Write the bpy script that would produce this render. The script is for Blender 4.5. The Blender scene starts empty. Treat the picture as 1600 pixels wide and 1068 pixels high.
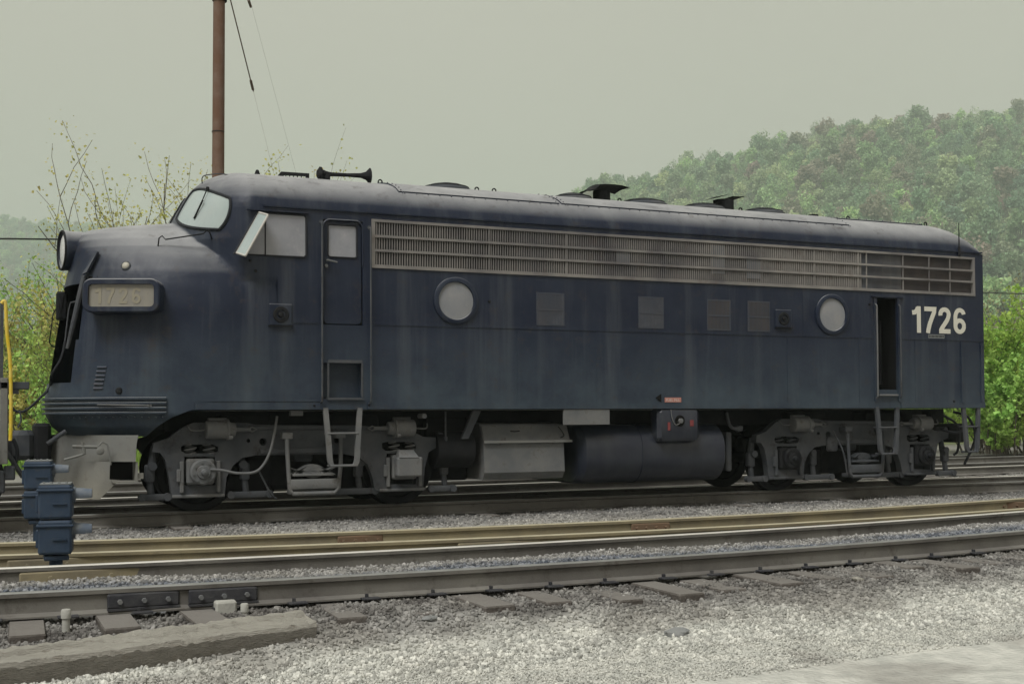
import bpy, math, random
import numpy as np
from mathutils import Vector, Matrix
from mathutils.geometry import tessellate_polygon
random.seed(7); rng = np.random.default_rng(7)
S = bpy.context.scene; COL = S.collection
sin, cos, PI = math.sin, math.cos, math.pi

# ---------------------------------------------------------------- camera
f_, yaw, pit, rol = 1900.0, .42, .0267, -.0052
CAM = Vector((-2.714, -15.478, 1.2026))
Fv = Vector((sin(yaw)*cos(pit), cos(yaw)*cos(pit), sin(pit)))
Rv = Vector((cos(yaw), -sin(yaw), 0)); Uv = Rv.cross(Fv)
R2 = Rv*cos(rol) + Uv*sin(rol); U2 = -Rv*sin(rol) + Uv*cos(rol)
cd = bpy.data.cameras.new('camera'); cam = bpy.data.objects.new('camera', cd); COL.objects.link(cam)
cam.matrix_world = Matrix.Translation(CAM) @ Matrix((R2, U2, -Fv)).transposed().to_4x4()
cd.sensor_width = 36; cd.lens = f_/1600*36; cd.shift_y = 66/1600; cd.clip_end = 9000
S.camera = cam
# ---------------------------------------------------------------- sky, sun, exposure
SUN_EL, SUN_AZ = math.radians(56), math.radians(-128)      # azimuth clockwise from +y
W = bpy.data.worlds.new('World'); S.world = W; W.use_nodes = True
nt = W.node_tree; nt.nodes.clear()
out = nt.nodes.new('ShaderNodeOutputWorld')
sky = nt.nodes.new('ShaderNodeTexSky'); sky.sky_type = 'NISHITA'; sky.sun_disc = False
sky.sun_elevation = SUN_EL; sky.sun_rotation = SUN_AZ; sky.dust_density = 4
b1 = nt.nodes.new('ShaderNodeBackground'); b1.inputs[1].default_value = .05
nt.links.new(sky.outputs[0], b1.inputs[0])
# overcast cloud deck: even pale grey
tc = nt.nodes.new('ShaderNodeTexCoord'); nz = nt.nodes.new('ShaderNodeTexNoise')
nz.inputs['Scale'].default_value = 1.4; nz.inputs['Detail'].default_value = 4
nt.links.new(tc.outputs['Generated'], nz.inputs['Vector'])
cr = nt.nodes.new('ShaderNodeValToRGB')
cr.color_ramp.elements[0].position = .3; cr.color_ramp.elements[0].color = (.243, .224, .186, 1)
cr.color_ramp.elements[1].position = .7; cr.color_ramp.elements[1].color = (.268, .247, .206, 1)
nt.links.new(nz.outputs[0], cr.inputs[0])
b2 = nt.nodes.new('ShaderNodeBackground'); b2.inputs[1].default_value = 1.0
nt.links.new(cr.outputs[0], b2.inputs[0])
mx = nt.nodes.new('ShaderNodeMixShader'); mx.inputs[0].default_value = .9
nt.links.new(b1.outputs[0], mx.inputs[1]); nt.links.new(b2.outputs[0], mx.inputs[2])
nt.links.new(mx.outputs[0], out.inputs[0])
sd = bpy.data.lights.new('sun', 'SUN'); sd.energy = 1.5; sd.angle = math.radians(25); sd.color = (1, .985, .96)
sun = bpy.data.objects.new('sun', sd); COL.objects.link(sun)
sdir = Vector((sin(SUN_AZ)*cos(SUN_EL), cos(SUN_AZ)*cos(SUN_EL), sin(SUN_EL)))
sun.rotation_euler = sdir.to_track_quat('Z', 'Y').to_euler()
sun.location = (0, 0, 30)
S.view_settings.view_transform = 'Standard'; S.view_settings.look = 'None'
S.view_settings.exposure = 1.2; S.view_settings.gamma = 1
S.render.engine = 'CYCLES'
c = S.cycles
c.max_bounces = 8; c.diffuse_bounces = 3; c.glossy_bounces = 3; c.volume_bounces = 1; c.transparent_max_bounces = 8
c.use_denoising = True; c.use_adaptive_sampling = True; c.adaptive_threshold = .02

def P(u, v, y):
    """photo pixel -> (x, z) on the upright plane at depth y (authoring aid for sizes)"""
    d = Fv + R2*((u-800)/f_) - U2*((v-600)/f_)
    t = (y-CAM.y)/d.y; p = CAM + d*t
    return (p.x, p.z)
def P3(u, v, y): x, z = P(u, v, y); return (x, y, z)

# ---------------------------------------------------------------- helpers
class MB:
    def __init__(s): s.v = []; s.f = []
    def add(s, vs, fs):
        n = len(s.v); s.v += [tuple(p) for p in vs]; s.f += [tuple(i+n for i in q) for q in fs]; return s
    def box(s, x0, x1, y0, y1, z0, z1, bev=0):
        if x0 > x1: x0, x1 = x1, x0
        if y0 > y1: y0, y1 = y1, y0
        if z0 > z1: z0, z1 = z1, z0
        if bev:
            return s.rbox(x0, x1, y0, y1, z0, z1, bev)
        vs = [(x, y, z) for z in (z0, z1) for y in (y0, y1) for x in (x0, x1)]
        return s.add(vs, [(0,2,3,1),(4,5,7,6),(0,1,5,4),(2,6,7,3),(0,4,6,2),(1,3,7,5)])
    def rbox(s, x0, x1, y0, y1, z0, z1, b):
        # chamfered box: three nested rings of 4 corners x 2
        b = min(b, (x1-x0)/2.01, (y1-y0)/2.01, (z1-z0)/2.01)
        def ring(z, i):
            return [(x0+i+b, y0+i, z), (x1-i-b, y0+i, z), (x1-i, y0+i+b, z), (x1-i, y1-i-b, z),
                    (x1-i-b, y1-i, z), (x0+i+b, y1-i, z), (x0+i, y1-i-b, z), (x0+i, y0+i+b, z)]
        rs = [ring(z0, b*.9 if 0 else b*.5), ring(z0+b, 0), ring(z1-b, 0), ring(z1, b*.5)]
        vs = sum(rs, []); fs = []
        for k in range(3):
            for j in range(8): a = k*8+j; d = k*8+(j+1) % 8; fs.append((a, d, d+8, a+8))
        fs.append(tuple(range(7, -1, -1))); fs.append(tuple(range(24, 32)))
        return s.add(vs, fs)
    def prism(s, poly, y0, y1, holes=()):
        """poly in (x,z), extruded along y, with holes"""
        loops = [list(poly)] + [list(h) for h in holes]
        flat = [p for l in loops for p in l]
        tris = tessellate_polygon([[Vector((p[0], p[1], 0)) for p in l] for l in loops])
        n = len(flat)
        vs = [(p[0], y0, p[1]) for p in flat] + [(p[0], y1, p[1]) for p in flat]
        fs = []
        for t in tris:
            a, b, c_ = [flat[i] for i in t]
            area = (b[0]-a[0])*(c_[1]-a[1]) - (b[1]-a[1])*(c_[0]-a[0])
            if abs(area) < 1e-12: continue
            if area < 0: t = (t[0], t[2], t[1])
            fs.append(tuple(t)); fs.append(tuple(i+n for i in reversed(t)))
        o = 0
        for l in loops:
            m = len(l)
            for i in range(m): a = o+i; b = o+(i+1) % m; fs.append((a, b, b+n, a+n))
            o += m
        return s.add(vs, fs)
    def tube(s, pts, r, n=8, closed=False, caps=True):
        pts = [Vector(p) for p in pts]; m = len(pts); rs = r if isinstance(r, (list, tuple)) else [r]*m
        vs = []; prev = None
        for i, p in enumerate(pts):
            a = pts[(i-1) % m] if (closed or i > 0) else p; b = pts[(i+1) % m] if (closed or i < m-1) else p
            t = (b-a).normalized()
            if prev is None:
                up = Vector((0, 0, 1)) if abs(t.z) < .9 else Vector((1, 0, 0)); q = t.cross(up).normalized()
            else: q = (prev - t*prev.dot(t)).normalized()
            prev = q; w = t.cross(q)
            for k in range(n):
                an = 2*PI*k/n; vs.append(p + (q*cos(an) + w*sin(an))*rs[i])
        fs = []
        for i in range(m if closed else m-1):
            for k in range(n):
                a = i*n+k; b = i*n+(k+1) % n; c_ = ((i+1) % m)*n+(k+1) % n; d = ((i+1) % m)*n+k
                fs.append((a, b, c_, d))
        if caps and not closed: fs.append(tuple(range(n-1, -1, -1))); fs.append(tuple(range((m-1)*n, m*n)))
        return s.add(vs, fs)
    def cyl(s, a, b, r, n=20, r2=None):
        return s.tube([a, b], [r, r if r2 is None else r2], n)
    def lathe(s, prof, origin, axis='x', n=24, caps=True):
        """prof: (distance along axis, radius)"""
        o = Vector(origin); ax = {'x': Vector((1,0,0)), 'y': Vector((0,1,0)), 'z': Vector((0,0,1))}[axis] if isinstance(axis, str) else Vector(axis).normalized()
        q = ax.orthogonal().normalized(); w = ax.cross(q); vs = []
        for t, r in prof:
            for k in range(n): an = 2*PI*k/n; vs.append(o + ax*t + (q*cos(an)+w*sin(an))*r)
        fs = []
        for i in range(len(prof)-1):
            for k in range(n): a = i*n+k; b = i*n+(k+1) % n; fs.append((a, b, b+n, a+n))
        if caps: fs.append(tuple(range(n-1, -1, -1))); fs.append(tuple(range((len(prof)-1)*n, len(prof)*n)))
        return s.add(vs, fs)
    def sheet(s, grid):
        m = len(grid[0]); n0 = len(s.v); vs = [p for row in grid for p in row]; fs = []
        for i in range(len(grid)-1):
            for j in range(m-1): a = i*m+j; fs.append((a, a+1, a+m+1, a+m))
        return s.add(vs, fs)
    def xf(s, M):
        s.v = [tuple(M @ Vector(p)) for p in s.v]; return s

WORG = {}
def obj(name, mb, mat, parent=None, origin=None, smooth=False, **tags):
    wo = Vector(origin) if origin is not None else (WORG[parent.name] if parent else Vector((0, 0, 0)))
    me = bpy.data.meshes.new(name)
    if isinstance(mb, MB): me.from_pydata([(p[0]-wo.x, p[1]-wo.y, p[2]-wo.z) for p in mb.v], [], mb.f)
    else:
        me = mb
        if wo.length and 'crown' not in name:
            me.transform(Matrix.Translation(-wo))
    if isinstance(mb, MB):
        if mat: me.materials.append(mat)
        if smooth:
            me.polygons.foreach_set('use_smooth', [True]*len(me.polygons))
            if smooth != 'all':
                me.update(); me.set_sharp_from_angle(angle=math.radians(38 if smooth is True else smooth))
        me.update()
    o = bpy.data.objects.new(name, me); COL.objects.link(o); WORG[o.name] = wo
    if parent: o.parent = parent; o.location = wo - WORG[parent.name]
    else: o.location = wo
    for k, v in tags.items(): o[k] = v
    return o
def thing(name, label, cat, origin, group=None):
    o = bpy.data.objects.new(name, None); COL.objects.link(o); o.location = origin; WORG[o.name] = Vector(origin)
    o.empty_display_size = .2; o['label'] = label; o['category'] = cat
    if group: o['group'] = group
    return o
def dup(root, loc, label=None, group=None, rotz=None, scale=None, parent=None):
    def cp(o, par):
        n = o.copy(); COL.objects.link(n); n.parent = par; WORG[n.name] = WORG.get(o.name, Vector())
        for ch in kids.get(o.name, ()): cp(ch, n)
        return n
    kids = {}
    def scan(o):
        kids[o.name] = list(o.children)
        for ch in o.children: scan(ch)
    scan(root)
    r = cp(root, parent); r.location = loc
    if label: r['label'] = label
    if group: r['group'] = group
    if rotz is not None: r.rotation_euler = (0, 0, rotz)
    if scale is not None: r.scale = scale if hasattr(scale, '__len__') else (scale,)*3
    return r

# ---------------------------------------------------------------- materials
def mat(name, col, rough=.6, metal=0, noise=None, bump=None, streak=None, dust=None, spec=.15, rust=None, two=False, top=None, stretch=None):
    """noise=(scale, amount, colour2)  streak=(amount, colour)  dust=(z0, z1, colour, amount): road dirt low on the body"""
    m = bpy.data.materials.new(name); m.use_nodes = True; t = m.node_tree; N = t.nodes; L = t.links
    b = N['Principled BSDF']; b.inputs['Base Color'].default_value = (*col, 1); b.inputs['Roughness'].default_value = rough
    b.inputs['Metallic'].default_value = metal; b.inputs['Specular IOR Level'].default_value = spec
    geo = N.new('ShaderNodeNewGeometry'); cur = None
    gpos = geo.outputs['Position']
    if stretch:
        mp0 = N.new('ShaderNodeMapping'); mp0.inputs['Scale'].default_value = stretch; mp0.inputs['Rotation'].default_value = (0, 0, -.26); L.new(gpos, mp0.inputs[0]); gpos = mp0.outputs[0]
    def rgb(c_):
        n = N.new('ShaderNodeRGB'); n.outputs[0].default_value = (*c_, 1); return n.outputs[0]
    def mixc(fac, a, b_):
        n = N.new('ShaderNodeMix'); n.data_type = 'RGBA'
        L.new(fac, n.inputs[0]); L.new(a, n.inputs[6]); L.new(b_, n.inputs[7]); return n.outputs[2]
    def ramp(v, lo, hi):
        n = N.new('ShaderNodeMapRange'); n.inputs[1].default_value = lo; n.inputs[2].default_value = hi
        L.new(v, n.inputs[0]); return n.outputs[0]
    def mul(v, k):
        n = N.new('ShaderNodeMath'); n.operation = 'MULTIPLY'; L.new(v, n.inputs[0])
        if isinstance(k, (int, float)): n.inputs[1].default_value = k
        else: L.new(k, n.inputs[1])
        return n.outputs[0]
    def noi(sc, det=5, vec=None, rgh=.6):
        n = N.new('ShaderNodeTexNoise'); n.inputs['Scale'].default_value = sc; n.inputs['Detail'].default_value = det
        n.inputs['Roughness'].default_value = rgh
        L.new(vec or gpos, n.inputs['Vector']); return n.outputs[0]
    cur = rgb(col)
    if noise: cur = mixc(mul(ramp(noi(noise[0]), .38, .68), noise[1]), cur, rgb(noise[2]))
    if streak:
        mp = N.new('ShaderNodeMapping'); mp.inputs['Scale'].default_value = (3.2, 3.2, .22); L.new(geo.outputs['Position'], mp.inputs[0])
        cur = mixc(mul(ramp(noi(1.0, 6, mp.outputs[0], .65), .5, .74), streak[0]), cur, rgb(streak[1]))
    if streak:
        mp2 = N.new('ShaderNodeMapping'); mp2.inputs['Scale'].default_value = (11, 11, .5); L.new(geo.outputs['Position'], mp2.inputs[0])
        cur = mixc(mul(ramp(noi(1.0, 5, mp2.outputs[0], .7), .56, .78), streak[0]*.55), cur, rgb(tuple(q*.8 for q in streak[1])))
        cur = mixc(mul(ramp(noi(.55, 3), .45, .7), .35), cur, rgb(tuple(q*.6 for q in col)))
    if dust:
        sp = N.new('ShaderNodeSeparateXYZ'); L.new(geo.outputs['Position'], sp.inputs[0])
        a = ramp(sp.outputs[2], dust[0], dust[1]); w = ramp(noi(1.1, 7, None, .7), .25, .72)
        cur = mixc(mul(mul(a, w), dust[3]), cur, rgb(dust[2]))
    if top:  # upward faces paled: dust, plus sky light put into the colour
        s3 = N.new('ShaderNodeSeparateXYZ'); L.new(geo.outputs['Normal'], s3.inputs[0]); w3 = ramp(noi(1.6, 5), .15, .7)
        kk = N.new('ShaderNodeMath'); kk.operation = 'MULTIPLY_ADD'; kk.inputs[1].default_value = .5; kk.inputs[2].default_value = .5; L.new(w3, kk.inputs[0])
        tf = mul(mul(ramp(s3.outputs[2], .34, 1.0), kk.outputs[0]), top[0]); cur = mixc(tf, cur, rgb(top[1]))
    if rust: cur = mixc(mul(ramp(noi(rust[0], 8, None, .75), .55, .68), rust[1]), cur, rgb(rust[2]))
    L.new(cur, b.inputs['Base Color'])
    rr = N.new('ShaderNodeMapRange'); rr.inputs[3].default_value = max(.05, rough-.1); rr.inputs[4].default_value = min(1, rough+.12)
    L.new(noi(6, 4), rr.inputs[0]); ro = rr.outputs[0]
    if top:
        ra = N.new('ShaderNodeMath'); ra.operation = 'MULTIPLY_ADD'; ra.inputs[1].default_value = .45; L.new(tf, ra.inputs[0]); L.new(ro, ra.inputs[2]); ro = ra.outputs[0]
    L.new(ro, b.inputs['Roughness'])
    if bump:
        bn = N.new('ShaderNodeBump'); bn.inputs['Strength'].default_value = bump[1]; bn.inputs['Distance'].default_value = bump[2] if len(bump) > 2 else .02
        L.new(noi(bump[0], 6), bn.inputs['Height']); L.new(bn.outputs[0], b.inputs['Normal'])
    return m
M = {}
def mat_g(*a, **k): return mat(*a, spec=.5, **k)
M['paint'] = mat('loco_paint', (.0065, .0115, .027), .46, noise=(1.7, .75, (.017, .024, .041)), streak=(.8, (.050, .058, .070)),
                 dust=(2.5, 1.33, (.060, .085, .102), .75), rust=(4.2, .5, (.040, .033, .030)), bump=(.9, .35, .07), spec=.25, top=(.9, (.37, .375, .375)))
M['roofpaint_old'] = mat('roof_paint', (.085, .088, .09), .55, noise=(2.5, .6, (.13, .125, .115)), streak=(.3, (.05, .055, .065)), bump=(3, .2, .02))
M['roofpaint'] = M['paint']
M['dark'] = mat('dark_steel', (.009, .010, .012), .8, noise=(5, .5, (.024, .024, .024)), bump=(30, .3, .01))
M['truck'] = mat('truck_steel', (.048, .054, .062), .75, noise=(3, .8, (.085, .087, .090)), rust=(5, .8, (.022, .018, .016)), bump=(40, .35, .01))
M['truckpale'] = mat('truck_pale_grime', (.10, .106, .11), .8, noise=(3, .8, (.16, .16, .155)), rust=(6, .7, (.05, .043, .036)), bump=(40, .35, .01))
M['grille'] = mat('stainless_grille', (.21, .20, .185), .6, 0, noise=(1.0, .95, (.085, .083, .088)), rust=(3, .5, (.11, .08, .065)))
M['filter'] = mat('filter_panel', (.05, .055, .068), .7, noise=(1.6, .8, (.13, .14, .155)), streak=(.6, (.10, .085, .075)))
M['vent'] = mat('vent_frame', (.045, .052, .068), .6, noise=(4, .6, (.07, .065, .065)))
M['filterpale'] = mat('filter_panel_pale', (.085, .09, .10), .7, noise=(2, .7, (.08, .085, .095)), streak=(.6, (.19, .18, .17)))
M['filterdark'] = mat('filter_panel_dark', (.045, .043, .045), .8, noise=(3, .7, (.075, .062, .055)), bump=(120, .8, .01))
M['glass'] = mat_g('pale_glass', (.30, .355, .35), .18, noise=(2.0, .6, (.35, .39, .37)), streak=(.4, (.28, .31, .31)))  # sky showing through the panes put into an opaque pale colour
M['sideglass'] = mat_g('side_glass', (.18, .19, .215), .14, noise=(1.6, .9, (.28, .285, .30)), streak=(.4, (.19, .20, .22)), rust=(4, .35, (.33, .33, .33)))  # large mottling paints reflections and pale interior shapes into the pane
M['portglass'] = mat('painted_port_glass', (.175, .185, .20), .35, noise=(3, .8, (.235, .235, .235)), streak=(.5, (.14, .145, .15)))
M['gasket'] = mat('rubber_gasket', (.02, .022, .026), .6)
M['numglass'] = mat_g('number_board_glass', (.20, .19, .16), .3, noise=(3, .7, (.20, .19, .165)), streak=(.5, (.12, .12, .12)))
M['numdim'] = mat('number_board_digits', (.222, .207, .16), .5)
M['cream'] = mat('cream_lettering', (.52, .51, .44), .6, noise=(14, .4, (.48, .47, .41)))
M['lamp'] = mat_g('lamp_lens', (.50, .50, .50), .25, noise=(4, .4, (.42, .43, .44)))
M['amber'] = mat('marker_lens', (.33, .32, .27), .35)
M['pilot'] = mat('pilot_steel', (.14, .145, .14), .75, noise=(2.5, .7, (.16, .158, .14)), dust=(.8, .25, (.23, .22, .18), .9), rust=(9, .4, (.07, .05, .04)), bump=(8, .3, .02))
M['tank'] = mat('fuel_tank_steel', (.010, .013, .024), .34, spec=.45, noise=(2.2, .8, (.028, .033, .042)), streak=(.3, (.06, .065, .07)), bump=(2, .3, .03))
M['red'] = mat('faded_red', (.17, .045, .045), .6)
M['fuelplate'] = mat('fuel_plate', (.36, .17, .14), .6)
M['white'] = mat('worn_white', (.42, .41, .38), .6)
M['black'] = mat('interior_black', (.004, .004, .004), .9)  # deep shade of openings put into the colour; arrow mark shares it
M['railside'] = mat('rail_web', (.15, .145, .13), .8, noise=(1.3, .9, (.085, .08, .075)), rust=(5, .6, (.05, .042, .036)), bump=(60, .3, .01))
M['railyellow'] = mat('rail_web_ochre', (.23, .20, .125), .8, noise=(1.5, .9, (.13, .115, .085)), rust=(7, .4, (.12, .10, .07)), bump=(60, .3, .01))
M['railtop'] = mat_g('worn_rail_head', (.62, .61, .56), .38, .3, noise=(3, .6, (.45, .44, .40)))
M['railtopdull'] = mat('dull_rail_head', (.22, .225, .215), .55, .25, noise=(4, .8, (.16, .165, .155)))
M['railtopochre'] = mat('ochre_rail_head', (.36, .335, .24), .6, .1, noise=(4, .6, (.28, .25, .17)))
M['joint'] = mat('joint_bar_dark', (.03, .031, .036), .65, noise=(8, .6, (.07, .07, .07)), bump=(40, .4, .01))
M['jointrust'] = mat('joint_bar_rusty', (.13, .085, .055), .8, noise=(8, .7, (.12, .09, .06)))
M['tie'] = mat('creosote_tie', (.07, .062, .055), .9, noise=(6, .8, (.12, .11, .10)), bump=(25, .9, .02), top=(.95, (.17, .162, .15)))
M['tieend'] = M['tie']
M['signal'] = mat('signal_blue_grey', (.020, .034, .058), .5, noise=(4, .6, (.045, .065, .095)), rust=(14, .5, (.06, .055, .05)))
M['signaltop'] = mat('signal_top_pale', (.17, .18, .18), .7, noise=(8, .6, (.12, .13, .13)))
M['hood'] = mat('signal_hood', (.08, .10, .13), .6, noise=(8, .6, (.19, .20, .20)))
M['pole'] = mat('pole_wood', (.125, .072, .048), .9, noise=(3, .7, (.17, .125, .10)), bump=(20, .6, .02))
M['yellow'] = mat('safety_yellow', (.55, .40, .03), .5, noise=(8, .5, (.62, .52, .22)))
M['wire'] = mat('wire', (.05, .05, .05), .7)
M['insul'] = mat('insulator_brown', (.12, .09, .07), .5)
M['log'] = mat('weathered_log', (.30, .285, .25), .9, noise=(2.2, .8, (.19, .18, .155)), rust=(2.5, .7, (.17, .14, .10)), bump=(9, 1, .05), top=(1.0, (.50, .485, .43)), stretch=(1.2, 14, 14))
M['concrete'] = mat('concrete', (.34, .34, .31), .9, noise=(8, .6, (.24, .24, .22)), bump=(40, .5, .01))
M['rock'] = mat('grey_rock', (.22, .225, .22), .9, noise=(8, .6, (.14, .15, .15)), bump=(20, .8, .03))
M['barkgrey'] = mat('bark', (.10, .088, .07), .9, noise=(6, .6, (.15, .13, .11)), bump=(15, .6, .03))

def leafmat(name, cols, trans=.35):
    m = bpy.data.materials.new(name); m.use_nodes = True; t = m.node_tree; N = t.nodes; L = t.links
    b = N['Principled BSDF']; b.inputs['Roughness'].default_value = .7; b.inputs['Specular IOR Level'].default_value = .2
    oi = N.new('ShaderNodeObjectInfo'); r = N.new('ShaderNodeValToRGB'); r.color_ramp.interpolation = 'LINEAR'
    while len(r.color_ramp.elements) < len(cols): r.color_ramp.elements.new(.5)
    for i, cc in enumerate(cols):
        e = r.color_ramp.elements[i]; e.position = i/max(1, len(cols)-1); e.color = (*cc, 1)
    L.new(oi.outputs['Random'], r.inputs[0])
    g = N.new('ShaderNodeNewGeometry'); rp = N.new('ShaderNodeMapRange'); rp.inputs[3].default_value = .62; rp.inputs[4].default_value = 1.4
    L.new(g.outputs['Random Per Island'], rp.inputs[0])
    nz_ = N.new('ShaderNodeTexNoise'); nz_.inputs['Scale'].default_value = .6; L.new(g.outputs['Position'], nz_.inputs['Vector'])
    hs = N.new('ShaderNodeHueSaturation'); L.new(r.outputs[0], hs.inputs['Color']); L.new(rp.outputs[0], hs.inputs['Value'])
    rh = N.new('ShaderNodeMapRange'); rh.inputs[1].default_value = .3; rh.inputs[2].default_value = .7; rh.inputs[3].default_value = .475; rh.inputs[4].default_value = .525
    L.new(nz_.outputs[0], rh.inputs[0]); L.new(rh.outputs[0], hs.inputs['Hue'])
    L.new(hs.outputs[0], b.inputs['Base Color'])
    tr = N.new('ShaderNodeBsdfTranslucent'); L.new(hs.outputs[0], tr.inputs[0])
    ms = N.new('ShaderNodeMixShader'); ms.inputs[0].default_value = trans
    L.new(b.outputs[0], ms.inputs[1]); L.new(tr.outputs[0], ms.inputs[2]); L.new(ms.outputs[0], N['Material Output'].inputs[0])
    return m
M['leafhill'] = leafmat('hill_leaves', [(0.262, 0.409, 0.244), (0.206, 0.313, 0.178), (0.473, 0.663, 0.295), (0.195, 0.304, 0.212), (0.542, 0.619, 0.333), (0.242, 0.345, 0.197), (0.340, 0.250, 0.220), (0.260, 0.414, 0.218)])  # hill haze partly put into the pale leaf colours
M['leafyellow'] = leafmat('spring_leaves_yellow', [(.50, .50, .15), (.54, .50, .20), (.44, .48, .16)], .45)
M['leafgreen'] = leafmat('spring_leaves_green', [(.30, .50, .12), (.34, .52, .14), (.36, .50, .13)], .45)
M['grass'] = leafmat('embankment_grass', [(.30, .48, .10), (.34, .50, .12)], .5)
M['scrub'] = leafmat('dry_scrub', [(.30, .30, .17), (.34, .33, .20)], .3)

# ---------------------------------------------------------------- ground
def sstep(a, b, t):
    t = min(1, max(0, (t-a)/(b-a))); return t*t*(3-2*t)
def itp_(tab, z):
    if z <= tab[0][0]: return tab[0][1]
    for (a, b), (c_, d) in zip(tab, tab[1:]):
        if z <= c_: return b + (d-b)*(z-a)/(c_-a)
    return tab[-1][1]
def bump2(x, y): return sin(x*.071+1.3)*cos(y*.053+.4) + .5*sin(x*.17+y*.11) + .3*sin(x*.31-y*.23+2)
def offc(x): return .011*(min(x, 9)-1.4)**2 + .167*max(0, x-9) if x > -6 else .6
def H(x, y):
    # yard
    y0_ = y
    if y < -2.6: y = min(-2.6, y - offc(x)*sstep(-2.6, -4.2, -abs(y)) if 0 else y-offc(x)*min(1, max(0, (-y-2.6)/1.6)))
    if y < -6.9: z = -.22 - .12*sstep(-6.9, -8.0, y) - .03*sstep(-8, -10, y)
    elif y < -6.3: z = -.22
    elif y < -4.7: z = -.135
    elif y < -4.1: z = -.17
    elif y < -2.6: z = -.165
    elif y < 3.4: z = -.19
    else: z = -.22
    y = y0_
    if y < 14: z += .012*math.sin(x*3.1+y*1.7)*math.sin(y*4.3-x*.9)+.010*math.sin(x*1.3-y*2.1)
    # embankment
    a = y - (24 + .25*x)
    z += 3.4*sstep(0, 26, a)
    # right hand hill
    th = math.degrees(math.atan2(x-CAM.x, y-CAM.y)); d = math.hypot(x-CAM.x, y-CAM.y)
    KH = 5.0; n = (x*.62 + y*.785)/KH; t = (x*.785 - y*.62)/KH; d = d/KH
    hr = itp_([(-220, 0), (-110, 14), (-80, 30), (-66, 42), (-51, 48), (-17, 54), (14, 59), (41, 60), (120, 64)], t*290/max(60, d))*sstep(85, 300, n)*(1-sstep(330, 460, n)*.4)
    far = itp_([(-240, 86), (-175, 83), (-128, 68), (-90, 58), (-71, 54), (-50, 58)], t*290/max(60, d))*sstep(240, 480, n)
    z += (max(hr, far) + (1.6*bump2(x/KH, y/KH) if n > 60 else 0)*sstep(60, 140, n))*KH
    return z
def axis(segs):
    r = []
    for a, b, st in segs: r += list(np.arange(a, b, st))
    return r + [segs[-1][1]]
xs = axis([(-1500, -60, 80), (-60, -14, 6), (-14, 32, .3), (32, 80, 4), (80, 2600, 40), (2600, 3900, 100)])
ys = axis([(-60, -14, 5), (-14, 13, .18), (13, 30, .8), (30, 80, 4), (80, 2600, 40), (2600, 3900, 100)])
gmb = MB()
gmb.sheet([[(x, y, H(x, y)) for x in xs] for y in ys])

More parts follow.
